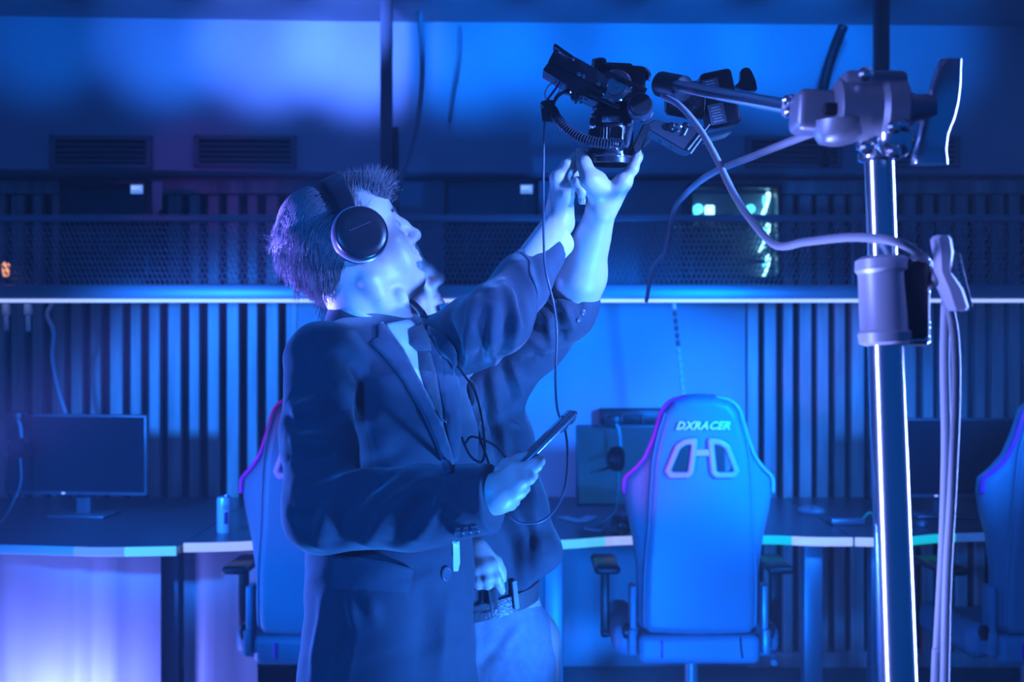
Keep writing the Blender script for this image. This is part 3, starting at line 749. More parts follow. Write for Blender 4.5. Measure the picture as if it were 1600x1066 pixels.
def make_chair(loc, rz, label, g='gaming chairs at the desks'):
    t = thing('gaming_chair', label, 'chair', (0, 0, 0), g)
    M0 = Matrix.Identity(4)
    wing = lambda x, z: .9*np.maximum(np.abs(x)-.14, 0)**1.4+.10*(z-.55)*-.6+.04*np.maximum(z-1.15, 0)
    s = Sdf(.0052); s.frame(M0)
    s.extr(OUT, .045, .04, .03, k=.012, bend=wing)
    s.extr(PAN, .012, .035, .028, k=.012, bend=lambda x, z: .10*(z-.55)*-.6+.25*np.abs(x)**2.2)
    s.ell((0, .0, 1.27), (.11, .045, .06), k=.03)
    s.extr(HOLE, .04, .2, .002, k=.01, op='s'); s.extr(HOLL, .04, .2, .002, k=.01, op='s')
    V, F = s.mesh(); back = np_mesh('backrest', V, F, m_lea, t)
    for H in (HOLE, HOLL):
        r = Sdf(.004); r.extr(H, -.03, .012, .008, k=.004, band=.0105, bend=lambda x, z: .10*(z-.55)*-.6+.25*np.abs(x)**2.2); V, F = r.mesh()
        np_mesh('belt_ring', V, F, m_ring, back)
    MB().box((0, -.062, 1.143), (.075, .02, .024), bev=.006).build('ring_bridge', m_ring, back)
    # piping along both shoulders
    for sd in (-1, 1):
        P = [Vector((sd*x, .02+float(wing(np.array(x), np.array(z)))-.012, z)) for x, z in OUT[1:9]]
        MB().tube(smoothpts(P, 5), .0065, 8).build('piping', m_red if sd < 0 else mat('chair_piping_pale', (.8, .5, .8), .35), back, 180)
    Mt = Matrix.Translation((.0, -.073, 1.232)) @ Matrix.Rotation(math.radians(92), 4, 'X')
    text('DXRACER', .036, Mt, m_inkw, 'back_lettering', back, .002, shear=.35, space=1.12, bold=.0022)
    # seams
    for sd in (-1, 1):
        P = [Vector((sd*x*.985, -.026+float(.10*(z-.55)*-.6+.25*abs(x)**2.2)+.012, z)) for x, z in PAN[3:11]]
        MB().tube(smoothpts(P, 3), .004, 6).build('seam', m_leb, back, 180)
    st = Sdf(.006); st.box((0, .26, .475), (.20, .25, .045), .04); st.box((-.235, .27, .49), (.05, .22, .06), .045, k=.03); st.box((.235, .27, .49), (.05, .22, .06), .045, k=.03); st.box((0, .02, .475), (.205, .03, .05), .025, k=.02)
    V, F = st.mesh(); seat = np_mesh('seat', V, F, m_leb, t)
    MB().box((-.128, -.017, .478), (.008, .006, .055), bev=.002).build('seam_tab', m_red, seat)
    MB().tube([(.135, -.014, .52), (.137, -.016, .48), (.142, -.014, .45)], .003, 6).build('seam', m_gap, seat)
    for sd in (-1, 1):
        b = MB(); b.box((sd*.222, .035, .61), (.022, .07, .16), bev=.008); b.box((sd*.225, .04, .50), (.028, .10, .09), bev=.01)
        h = b.build('hinge_bracket', m_leb if sd < 0 else m_leg, t)
        MB().lathe([(0, .018), (.004, .026), (.02, .026), (.026, .014)], (sd*.23, .03, .53), (sd*.27, .03, .53), 18).build('hinge_cap', m_black, h)
        a = MB(); a.box((sd*.30, .25, .585), (.03, .05, .25), bev=.008); a.box((sd*.27, .25, .475), (.09, .06, .02), bev=.006)
        ar = a.build('armrest', m_black, t)
        MB().box((sd*.30, .24, .72), (.09, .26, .03), bev=.013, seg=3).build('arm_pad', m_black, ar)
    MB().tube([(.25, .06, .45), (.26, .03, .44), (.25, .0, .43)], .012, 8).build('recline_lever', m_leg, t)
    MB().box((0, .25, .415), (.18, .26, .03), bev=.008).build('tilt_plate', m_black, t)
    MB().tube([(0, .2, .40), (0, .2, .26), (0, .2, .259), (0, .2, .10)], [.024, .024, .03, .03], 16).build('gas_column', m_leg, t)
    for k in range(5):
        q = 2*PI*k/5+.3; dx, dy = math.cos(q), math.sin(q)
        a = MB(); a.tube([(0.02*dx, .2+.02*dy, .115), (.15*dx, .2+.15*dy, .10), (.31*dx, .2+.31*dy, .075)], [.034, .027, .02], 10, flat=.7)
        ao = a.build('base_arm', m_leg, t)
        cs = MB(); ax = Vector((-dy, dx, 0)); c0 = Vector((.31*dx, .2+.31*dy, .03))
        for u in (-1, 1): cs.lathe([(0, .02), (.003, .03), (.018, .03), (.021, .02)], c0+ax*(u*.006 if u > 0 else -.027), c0+ax*(1), 16)
        cs.tube([c0, c0+Vector((0, 0, .045))], .007, 8); cs.build('caster', m_black, ao)
    t.location = loc; t.rotation_euler = (0, 0, rz)
    return t
c1 = make_chair((X(1093, 4.3), 4.3, 0), 0, 'gaming chair in the middle, seen from behind with lettering and two belt openings')
c2 = copy_tree(c1); c2['label'] = 'gaming chair half hidden behind the back of the man in the suit'
c2.location = (X(491, 4.28), 4.28, 0); c2.rotation_euler = (0, 0, -.04)
c3 = copy_tree(c1); c3['label'] = 'gaming chair cut by the right edge of the photo'
c3.location = (X(1652, 4.3), 4.3, 0); c3.rotation_euler = (0, 0, .1); c3.location.z = 0
# ------------------------------------------------------------------ studio camera stand (foreground, right)
m_chr = mat('stand_metal', (.72, .74, .78), .20, metal=1.0, bump=.03, bscale=30)
m_cast = mat('cast_metal', (.26, .29, .34), .42, metal=.5, bump=.08, bscale=60)
m_rub = mat('rubber_black', (.012, .013, .017), .5, bump=.1, bscale=150)
st = thing('camera_stand', 'tall metal studio stand with boom arm, clamps and a curved lever, standing at right', 'stand', (at(1388, 0, 1.47).x, 1.47, 0))
P0 = at(1379, 400, 1.5); P1 = at(1403, 1066, 1.47); dirn = (P1-P0).normalized()
def pole(z): return P0+dirn*((z-P0.z)/dirn.z)
zc0 = at(0, 540, 1.5).z; zc1 = at(0, 402, 1.5).z; ztop = at(0, 236, 1.5).z
MB().tube([pole(.10), pole(.7), pole(zc0+.01)], [.0262, .0235, .0205], 32).build('lower_tube', m_chr, st, 60)
MB().tube([pole(zc0-.1), pole(ztop+.02)], .0172, 28).build('upper_tube', m_chr, st, 60)
base = MB(); bz = pole(.06)
base.lathe([(0, .05), (.01, .06), (.09, .05), (.12, .032)], (bz.x, bz.y, .02), (bz.x, bz.y, 1), 24)
for q in (0.5, 2.6, 4.7):
    base.tube([(bz.x, bz.y, .07), (bz.x+.2*math.cos(q), bz.y+.2*math.sin(q), .06), (bz.x+.42*math.cos(q), bz.y+.42*math.sin(q), .03)], [.022, .02, .016], 10)
base.build('base', m_cast, st)
def ppx(px, py, d=1.5): return at(px, py, d)
# collar clamp
c0 = pole(zc0); c1_ = pole(zc1)
col = MB(); L = (c1_-c0).length
col.lathe([(0, .024), (.003, .0305), (.014, .0318), (.018, .029), (L-.02, .029), (L-.016, .0325), (L-.004, .0318), (L, .026)], c0, c1_, 32)
co = col.build('collar', mat('collar_alloy', (.5, .5, .57), .4, metal=.2), st)
b = MB(); cc = ppx(1418, 470, 1.5); b.box(cc, (.042, .05, L*.96), bev=.01, seg=3); b.build('clamp_jaw', m_rub, co)
for py in (410, 452, 508, 530):
    q = ppx(1436, py, 1.485); b = MB(); b.lathe([(0, .006), (.003, .0085), (.02, .0085), (.024, .005)], q-Vector((.012, 0, 0)), q+Vector((.012, 0, 0)), 14); b.build('clamp_bolt', m_chr, co)
# wing knob
k = MB(); a = ppx(1436, 450, 1.5); e = ppx(1468, 432, 1.48); k.tube([a, (a+e)/2, e], [.009, .007, .011], 14)
q0 = ppx(1470, 374, 1.47); q1 = ppx(1478, 425, 1.47); q2 = ppx(1496, 480, 1.47)
wg = MB(); wg.rings([[p+Vector((sx*wd*.95, sy*.012, 0)) for sx, sy in ((-1, -.6), (-.6, -1), (.6, -1), (1, -.6), (1, .6), (.6, 1), (-.6, 1), (-1, .6))] for p, wd in ((q0+Vector((0, 0, .004)), .007), (q0, .0105), ((q0*.6+q1*.4), .0105), (q1+Vector((-.004, 0, 0)), .008), (q1*.5+q2*.5, .0115), (q2, .0115), (q2-Vector((0, 0, .004)), .008))])
ko = k.build('knob_stem', m_cast, st); wg.build('wing_knob', mat('wing_knob_alloy', (.72, .70, .78), .45), ko)
MB().box(ppx(1497, 440, 1.49), (.016, .02, .07), rot('Y', -14), bev=.005).build('knob_cap', m_cast, ko)
for i in range(6):
    q = ppx(1497+i*.9, 412+i*7, 1.475); MB().lathe([(0, .002), (.001, .003), (.004, .003), (.005, .001)], q, q+Vector((0, -.005, 0)), 8).build('cap_rivet', m_chr, ko)
# top ring and clamp head
r0 = pole(at(0, 252, 1.5).z); r1 = pole(at(0, 214, 1.5).z); L2 = (r1-r0).length
MB().lathe([(0, .019), (.003, .0245), (.010, .0245), (.012, .021), (L2*.55, .021), (L2*.6, .026), (L2-.003, .026), (L2, .02)], r0, r1, 28).build('top_ring', m_chr, st)
hd = MB()
hc = ppx(1362, 172, 1.5)
hd.lathe([(0, .03), (.004, .036), (.05, .036), (.056, .041), (.078, .041), (.082, .034)], hc+Vector((-.045, .0, 0)), hc+Vector((.045, 0, -.002)), 32)
hd.box(ppx(1288, 178, 1.52), (.075, .055, .05), rot('Y', 4), bev=.010, seg=3)
hd.box(ppx(1362, 128, 1.5), (.075, .05, .02), bev=.008)
hd.rings([[p+Vector((math.cos(t)*r*1.0, math.sin(t)*r, 0)) for t in [2*PI*i/20 for i in range(20)]] for p, r in ((ppx(1318, 190), .035), (ppx(1312, 212), .030), (ppx(1306, 224), .020), (ppx(1304, 228), .008))])
ho = hd.build('clamp_head', m_cast, st)
MB().box(ppx(1301, 170, 1.485), (.022, .012, .014), bev=.004).build('clamp_slot', m_rub, ho)
for px, py in ((1350, 118), (1394, 200), (1405, 196), (1352, 232), (1394, 238)):
    q = ppx(px, py, 1.475); MB().lathe([(0, .004), (.003, .0085), (.01, .0085), (.014, .004)], q, q+Vector((.0, -.014, 0)), 14).build('head_bolt', m_chr, ho)
MB().lathe([(0, .018), (.004, .022), (.02, .022), (.03, .015)], ppx(1396, 205, 1.49), ppx(1396, 222, 1.49), 16).build('lock_cup', m_chr, ho)
# lever on the right
MB().tube([ppx(1405, 172, 1.5), ppx(1432, 170, 1.5), ppx(1458, 168, 1.5)], [.026, .017, .016], 20).build('lever_axle', m_cast, st)
LV = [(1486, 93, 16), (1481, 110, 20), (1476, 135, 24), (1472, 160, 25), (1466, 185, 25), (1458, 210, 23), (1453, 235, 25), (1452, 250, 28), (1452, 257, 28)]
lv = MB(); rs = []
for px, py, hw in LV:
    c = ppx(px, py, 1.5); rr = hw/FPX*1.5
    rs.append([c+Vector((math.copysign(abs(math.cos(t))**.7, math.cos(t))*rr, math.copysign(abs(math.sin(t))**.7, math.sin(t))*rr*.62, 0)) for t in [2*PI*i/24 for i in range(24)]])
lv.rings(rs); lv.build('lever', mat('lever_alloy', (.75, .75, .8), .22, metal=1.0), st, 70)
# boom arm
A = ppx(1236, 168, 1.6); B = at(1052, 133, 2.14)
bm_ = MB(); bm_.tube([A+(A-B)*.1, A, B], [.0098, .0098, .0098], 18); bo = bm_.build('boom_tube', m_chr, st, 60)
cn = MB(); cn.tube([ppx(1226, 163, 1.6), ppx(1234, 166, 1.6), ppx(1240, 168, 1.59), ppx(1248, 170, 1.58), ppx(1284, 182, 1.53)], [.0125, .0155, .0115, .0155, .02], 18); cn.build('boom_socket', m_cast, bo)
for px, py in ((1229, 158), (1243, 161), (1232, 177), (1245, 180), (1277, 184)):
    q = ppx(px, py, 1.565); MB().lathe([(0, .003), (.002, .0065), (.008, .0065), (.011, .003)], q, q+Vector((0, -.012, 0)), 12).build('socket_screw', m_chr, bo)
MB().lathe([(0, .016), (.003, .0215), (.058, .0215), (.062, .018)], at(1070, 139, 2.12), at(1036, 132, 2.16), 24).build('boom_sleeve', m_rub, bo)
# cables of the stand
cable('stand_cable', [at(1035, 150, 2.12), at(1062, 165, 2.09), at(1092, 200, 2.05), at(1118, 245, 1.98), at(1145, 300, 1.9), at(1172, 342, 1.82), at(1212, 383, 1.7), at(1260, 378, 1.6), at(1330, 371, 1.5), at(1392, 376, 1.45), at(1432, 394, 1.46), at(1462, 430, 1.52), at(1488, 500, 1.53), at(1494, 600, 1.53), at(1488, 760, 1.53), at(1480, 900, 1.53), at(1476, 1066, 1.53), at(1470, 1400, 1.5), at(1440, 2100, 1.45)], .0055, m_cable, 'blue grey cable running from the camera over the stand and down its right side')
cable('stand_cable', [at(1290, 200, 1.56), at(1250, 215, 1.7), at(1180, 243, 1.9), at(1110, 272, 2.2), at(1070, 305, 2.6), at(1052, 332, 2.9), at(1042, 390, 3.1), at(1020, 420, 3.4), at(1010, 470, 3.7)], .006, m_cable, 'thin cable looping left from the stand head behind the camera')
cable('stand_cable', [at(1478, 470, 1.56), at(1476, 560, 1.56), at(1478, 700, 1.56), at(1474, 850, 1.56), at(1466, 1000, 1.56), at(1462, 1066, 1.56), at(1450, 1500, 1.56), at(1430, 2200, 1.5)], .0062, m_cable, 'second cable hanging down right of the stand pole')
# ------------------------------------------------------------------ camera rig at the boom end
D = 2.25
m_cam = mat('camera_black', (.016, .018, .024), .32, bump=.06, bscale=220)
m_camg = mat('camera_satin', (.05, .056, .07), .35, bump=.05, bscale=160)
m_sil = mat('camera_silver', (.62, .64, .68), .2, metal=1.0)
m_white = mat('camera_print', (.7, .72, .8), .5)
rig = thing('video_camera', 'black video camera rig mounted on the boom, lens pointing straight down over the raised hands', 'camera', at(957, 130, D))
la = at(957, 146, D+.03); lb = at(953, 259, D+.03)
lens = MB().lathe([(0, .030), (.012, .034), (.030, .0345), (.032, .0325), (.037, .0325), (.039, .0375), (.06, .0375), (.061, .036), (.064, .036), (.065, .0385), (.094, .0385), (.095, .0365), (.10, .0365), (.101, .0405), (.1265, .0412), (.128, .039), (.127, .034), (.119, .031)], la, lb, 48).build('lens', m_cam, rig, 30)
for h0, h1, rr in ((.0665, .0925, .0392), (.0425, .056, .0381)):
    rb = MB(); t = (lb-la).normalized(); u = Vector((0, 1, 0)); x = (u-t*u.dot(t)).normalized(); y = t.cross(x)
    for i in range(44):
        q = 2*PI*i/44; c = la+t*((h0+h1)/2)+x*(rr*math.cos(q))+y*(rr*math.sin(q))
        rb.box(c, (.0028, .0016, h1-h0), Matrix((-x*math.sin(q)+y*math.cos(q), x*math.cos(q)+y*math.sin(q), t)).transposed(), .0005, 1)
    rb.build('focus_grip' if h0 > .06 else 'zoom_grip', m_cam, lens)
MB().lathe([(0, .0405), (.0015, .0418), (.004, .0418), (.0055, .0405)], la+(lb-la).normalized()*.112, lb, 48).build('bright_ring', mat('lens_ring_gloss', (.1, .11, .14), .12, metal=.6), lens)
MB().lathe([(0, .005), (.002, .031), (.003, .031)], la+(lb-la).normalized()*.116, lb, 32).build('front_glass', mat('lens_glass', (.02, .03, .06), .05, spec=.9), lens)
wn = MB(); R0 = Matrix.Identity(3)
wn.box(at(954, 186, D-.008), (.031, .004, .0105), bev=.001); wo = wn.build('scale_window', mat('scale_glass', (.25, .28, .34), .15, spec=.8), lens)
for i, tx in enumerate(('8', '0.8')):
    text(tx, .007, Matrix.Translation(at(948+i*11, 186, D-.0105)) @ Matrix.Rotation(PI/2, 4, 'X'), m_white, 'scale_figures', lens, .0003)
for i, (px, py, tx) in enumerate(((927, 183, '70 50'), (927, 199, '24-70'), (970, 199, 'mm'))):
    text(tx, .0065, Matrix.Translation(at(px, py, D+.005)) @ Matrix.Rotation(.5 if px < 940 else 0, 4, 'Z') @ Matrix.Rotation(PI/2, 4, 'X'), m_white, 'lens_print', lens, .0004)
def rbox(name, px, py, d, w, dp, h, ang, m, bev=.003, parent=None, yaw=0, tilt=0):
    """block sized in metres, rolled by ang degrees in the plane facing the photographer"""
    return MB().box(at(px, py, d), (w, dp, h), rot('Y', ang) @ rot('Z', yaw) @ rot('X', tilt), bev).build(name, m, parent or rig)
body = rbox('body', 968, 132, D+.035, .088, .06, .062, 4, m_cam, .008)
rbox('viewfinder_hump', 965, 110, D+.035, .05, .045, .02, 2, m_cam, .005, body)
kn = MB(); kn.lathe([(0, .009), (.003, .0115), (.016, .0115), (.019, .008)], at(938, 108, D+.02), at(937, 90, D+.02), 20); kn.build('mode_dial', m_camg, body)
rbox('dial_stop', 928, 98, D+.02, .008, .01, .014, 10, m_sil, .002, body)
gr = MB(); gp = [at(x, y, D+.02) for x, y in ((987, 118), (990, 110), (998, 107), (1008, 108), (1014, 115), (1013, 126))]
gr.tube(smoothpts(gp, 5), .0035, 8); gr.build('carry_handle', m_sil, body)
rbox('rear_grip', 1001, 117, D+.03, .03, .03, .022, 4, m_cam, .008, body)
# tilted monitor bracket at left
br = MB()
def quadslab(pts, d0, d1, bev=.0015):
    b = bmesh.new(); vs = [b.verts.new(at(x, y, d0)) for x, y in pts]; f = b.faces.new(vs)
    r = bmesh.ops.extrude_face_region(b, geom=[f])
    for v in r['geom']:
        if isinstance(v, bmesh.types.BMVert):
            v.co = v.co+Vector((0, d1-d0, 0))
    bmesh.ops.recalc_face_normals(b, faces=b.faces[:])
    if bev: bmesh.ops.bevel(b, geom=b.edges[:], offset=bev, segments=2, affect='EDGES')
    return MB().bm(b)
ms = quadslab([(856, 97), (868, 74), (905, 92), (940, 112), (952, 122), (946, 140), (925, 132)], D-.03, D+.03).build('side_monitor', m_camg, rig)
quadslab([(848, 109), (857, 97), (925, 131), (944, 141), (936, 160), (918, 153)], D-.035, D+.035).build('monitor_back', m_cam, ms)
quadslab([(864, 71), (867, 67), (897, 88), (902, 93), (896, 92), (880, 83)], D-.036, D+.0).build('sun_hood', m_cam, ms)
MB().tube([at(868, 74, D-.037), at(882, 85, D-.037), at(893, 92, D-.037)], .0016, 6).build('hood_edge', m_sil, ms)
for i in range(3): MB().box(at(876+i*4, 83+i*2.2, D-.032), (.008, .002, .0015), rot('Y', 28)).build('hood_mark', m_white, ms)
for px, py in ((895, 92), (904, 116), (911, 119), (935, 131)):
    MB().lathe([(0, .002), (.002, .004), (.005, .004), (.006, .002)], at(px, py, D-.030), at(px, py, D-.034), 10).build('hood_screw', m_sil, ms)
# silver mounting disc
dc = at(963, 134, D-.012)
disc = MB().lathe([(0, .028), (.004, .028), (.006, .0255), (.009, .0255), (.010, .021), (.013, .021), (.014, .017), (.010, .015), (.010, .006), (.013, .005)], dc, dc+Vector((-.1, -1, -.1)), 40).build('mount_disc', m_sil, rig, 25)
quadslab([(936, 152), (945, 150), (962, 160), (962, 166), (950, 163)], D-.03, D-.024, .001).build('disc_plate', m_sil, disc)
MB().lathe([(0, .003), (.001, .004), (.003, .004)], at(947, 158, D-.030), at(947, 158, D-.04), 10).build('plate_hole', m_rub, rig)
MB().tube([at(945, 112, D-.03), at(975, 126, D-.032), at(1010, 142, D-.03)], .0045, 8, flat=.5).build('mount_strap', m_rub, rig)
MB().tube([at(920, 146, D-.035), at(945, 158, D-.035), at(968, 168, D-.033)], .0035, 8, flat=.5).build('mount_strap', m_rub, rig)
# round motor facing the photographer, with its housing
mc = at(1001, 163, D-.05)
mh = MB().lathe([(0, .021), (.006, .0225), (.03, .0225), (.035, .02)], mc+Vector((.002, .045, -.002)), mc, 32).build('pan_motor', mat('motor_grey', (.16, .18, .22), .3, metal=.6), rig)
MB().lathe([(0, .0165), (.004, .0185), (.018, .0185), (.021, .0165)], mc+Vector((0, .012, 0)), mc+Vector((0, -1, 0)), 32).build('motor_cap', m_rub, mh)
MB().tube(smoothpts([at(988, 176, D-.02), at(1000, 188, D-.02), at(1013, 186, D-.02), at(1020, 176, D-.02)], 5), .003, 8).build('motor_clip', m_sil, mh)
# tilt motor barrel
MB().lathe([(0, .022), (.004, .027), (.016, .029), (.032, .0315), (.034, .033), (.052, .0345), (.054, .0325), (.066, .034)], at(1040, 156, D+.03), at(1128, 158, D+.03), 36).build('tilt_motor', m_camg, rig, 30)
for px in (1046, 1096, 1105):
    e = at(px, 156.5, D+.03); rr = {1046: .025, 1096: .0352, 1105: .0338}[px]
    MB().lathe([(0, rr), (.0006, rr+.0016), (.002, rr+.0016), (.0026, rr)], e, e+Vector((1, 0, -.02)), 36).build('motor_ring', m_sil, rig)
MB().box(at(1080, 168, D-.004), (.013, .006, .014), rot('Y', 40), .002).build('motor_marker', m_rub, rig)
# battery block
bt = rbox('battery', 1122, 158, D+.03, .056, .07, .098, 12*-1, m_cam, .007)
ba = math.radians(-12)
for py, hh, tone in ((137, .031, 0), (178, .036, 1)):
    lb_ = MB().box(at(1116+(py-158)*.22*1, py, D-.0065), (.028, .0012, hh*1.0), rot('Y', -12)).build('battery_label', mat('label_grey', (.16, .18, .22), .5), bt)
    k = MB()
    for i in range(6):
        k.box(at(1113+(py-158)*.22+(i-2.5)*.0+i*1.1, py-10+i*4.2, D-.0074), (.018 if i % 2 else .014, .0006, .0017), rot('Y', -12))
    ko_ = k.build('label_print', m_white, bt); ko_['kind'] = 'stuff'
text('LP-E', .007, Matrix.Translation(at(1105, 123, D-.0075)) @ Matrix.Rotation(math.radians(12), 4, 'Y').inverted() @ Matrix.Rotation(PI/2, 4, 'X'), m_white, 'label_lettering', bt, .0003) if 0 else None
quadslab([(1108, 118), (1112, 113), (1128, 110), (1138, 111), (1142, 124), (1147, 150), (1140, 152), (1136, 120)], D-.004, D+.06).build('battery_rail', m_cam, bt)
rbox('battery_latch', 1143, 170, D+.02, .014, .03, .026, -12, m_camg, .005, bt)
quadslab([(1105, 214), (1143, 203), (1144, 206), (1106, 217)], D-.02, D+.05, .0008).build('battery_foot', m_sil, bt)
fin = quadslab([(1148, 134), (1157, 127), (1158, 108), (1168, 104), (1174, 109), (1181, 125), (1184, 141), (1165, 142)], D+.0, D+.02, .002).build('tail_lever', m_cam, rig)
# lower box seen edge on
lo = quadslab([(1004, 197), (1024, 186), (1060, 196), (1109, 199), (1080, 238), (1066, 234)], D-.01, D+.05, .002).build('recorder', m_camg, rig)
for p0, p1 in (((1109, 194), (1099, 207)), ((1096, 207), (1075, 234)), ((1100, 211), (1079, 240)), ((1074, 201), (1069, 211))):
    MB().tube([at(*p0, D-.014), at(*p1, D-.014)], .0016, 8).build('bright_edge', mat('edge_highlight', (.85, .88, .95), .25, metal=.6), lo)  # pale tubes paint the light caught along the edges
for px, py in ((1031, 221), (1048, 230)):
    MB().lathe([(0, .002), (.002, .0035), (.006, .0035)], at(px, py, D-.0), at(px, py, D-.01), 10).build('recorder_screw', m_sil, lo)
for px, py, r_ in ((1049, 197, .007), (1058, 199, .008), (1071, 196, .006)):
    MB().lathe([(0, r_), (.012, r_), (.014, r_*.6)], at(px, py, D-.005), at(px, py, D-.03), 16).build('recorder_dial', m_sil if px == 1058 else m_cam, lo)
quadslab([(1003, 232), (1018, 207), (1020, 215), (1014, 223), (1006, 230)], D-.02, D-.012, .001).build('strap_buckle', m_sil, rig)
quadslab([(988, 230), (1006, 192), (1018, 196), (1002, 234), (992, 240)], D-.018, D+.01, .002).build('lens_strap', m_rub, rig)
quadslab([(974, 228), (978, 196), (984, 191), (990, 196), (984, 228), (979, 232)], D-.025, D-.015, .002).build('lens_support', mat('motor_grey', (.16, .18, .22), .3, metal=.6), rig)
MB().tube(smoothpts([at(980, 226, D-.028), at(982, 205, D-.028), at(986, 197, D-.028)], 4), .0016, 6).build('support_edge', m_sil, rig)
MB().lathe([(0, .002), (.002, .004), (.004, .004)], at(1028, 137, D-.06), at(1028, 137, D-.07), 12).build('tally_light', mat('tally_red', (.9, .05, .2), .4, emit=(1, .02, .45), estr=1.4), rig)
# ribbed hose
hp = smoothpts([at(862, 170, D-.01), at(872, 188, D-.015), at(892, 207, D-.025), at(920, 220, D-.035), at(950, 225, D-.04), at(972, 226, D-.03)], 14)
hr = []
for i in range(len(hp)): hr.append(.0088)
hose = MB().tube(hp, .0078, 12).build('ribbed_hose', m_cam, rig, 180)
tor = MB()
for i in range(1, len(hp)-1, 2):
    t = (hp[i+1]-hp[i-1]).normalized(); tor.lathe([(-.0011, .0078), (-.0006, .0098), (.0006, .0098), (.0011, .0078)], hp[i], hp[i]+t, 12, False)
tor.build('hose_ribs', m_camg, hose)
for px, py in ((966, 224), (957, 223), (969, 228)):
    e = at(px, py, D-.045); MB().tube([e+Vector((.006*math.cos(q), 0, .008*math.sin(q))) for q in [2*PI*k/14 for k in range(15)]], .0013, 6).build('hose_ring', m_sil, hose)
# connector block and wires
cb = quadslab([(844, 158), (860, 155), (868, 158), (866, 191), (862, 190), (848, 190)], D-.012, D+.008, .002).build('connector', m_cam, rig)
MB().lathe([(0, .0025), (.002, .004), (.004, .003)], at(846.5, 167, D-.010), at(846.5, 167, D-.03), 12).build('connector_light', m_sil, cb)
MB().tube(smoothpts([at(853, 156, D), at(851, 146, D), at(857, 134, D-.005), at(867, 129, D-.005), at(874, 131, D), at(874, 142, D), at(866, 153, D)], 6), .0011, 6).build('loop_wire', mat('clear_wire', (.6, .65, .75), .3), cb)
MB().tube(smoothpts([at(855, 156, D), at(862, 147, D-.004), at(870, 136, D-.006), at(876, 129, D), at(890, 128, D)], 6), .0022, 8).build('twisted_wire', mat('wire_violet', (.5, .04, .45), .4), cb)
MB().tube(smoothpts([at(865, 160, D), at(872, 150, D), at(882, 144, D), at(898, 143, D)], 6), .003, 8).build('short_lead', m_cam, cb)
pl = quadslab([(880, 140), (896, 137), (906, 140), (905, 158), (893, 156), (892, 146), (882, 146)], D-.01, D+.01, .002).build('plug', m_camg, rig)
rr = random.Random(5)
for i in range(9):
    e = at(893+rr.uniform(0, 22), 140+rr.uniform(0, 22), D-.013); MB().lathe([(0, .0012), (.001, .0022), (.005, .0022), (.006, .001)], e, e+Vector((rr.uniform(-1, 1), -1, rr.uniform(-1, 1))), 8).build('plug_pin', m_sil, pl)
# long cable from the connector down to the phone hand
cable('camera_cable', [at(851, 190, D), at(849.5, 240, D-.005), at(849, 310, D-.02), at(850, 390, D-.08), at(853, 425, D-.12), at(865, 475, D-.12), at(870, 520, D-.12), at(868, 590, D-.14), at(871, 640, D-.16), at(883, 672, D-.17), at(887, 710, D-.18), at(883, 760, D-.2), at(868, 795, D-.22), at(845, 815, D-.24), at(815, 818, D-.25), at(796, 808, D-.26), at(787, 795, D-.26)], .0021, mat('cable_dark_blue', (.10, .11, .14), .35), 'thin black cable hanging from the camera past the phone and back to the hand')
# ------------------------------------------------------------------ people
def skin_mat():
    m = mat('skin', (.62, .50, .46), .42, bump=.12, bscale=420, var=.06, vscale=30)
    b = m.node_tree.nodes['Principled BSDF']; b.inputs['Subsurface Weight'].default_value = .12; b.inputs['Subsurface Radius'].default_value = (.006, .003, .002)
    return m
m_skin = skin_mat()
m_suit = mat('suit_wool', (.022, .036, .058), .75, bump=.35, bscale=900, sheen=.35, var=.1, vscale=300)
m_suit2 = mat('suit_lapel', (.030, .048, .075), .7, bump=.35, bscale=900, sheen=.35)
m_shirtw = mat('white_shirt', (.78, .78, .8), .7, bump=.15, bscale=300)
m_tie = mat('knit_tie', (.05, .055, .07), .6, bump=.8, bscale=500, sheen=.2)
m_dshirt = mat('dark_shirt', (.032, .048, .07), .7, bump=.4, bscale=500, sheen=.3, var=.1, vscale=200)
m_jean = mat('denim', (.30, .34, .42), .8, bump=.5, bscale=700, var=.12, vscale=60)
m_lthr = mat('belt_leather', (.10, .10, .11), .35, bump=.3, bscale=200)
m_shoe = mat('shoe_leather', (.02, .02, .022), .3)
m_hair = mat('hair_strand', (.19, .175, .19), .36, spec=.6)
m_hairb = mat('hair_base', (.02, .018, .022), .7)
m_hp = mat('headphone_black', (.02, .022, .028), .3, bump=.04, bscale=200)
m_hpg = mat('headphone_silver', (.62, .62, .66), .28, metal=.6)
m_eye = mat('eye_white', (.7, .7, .72), .15)
m_iris = mat('eye_iris', (.03, .025, .02), .1)

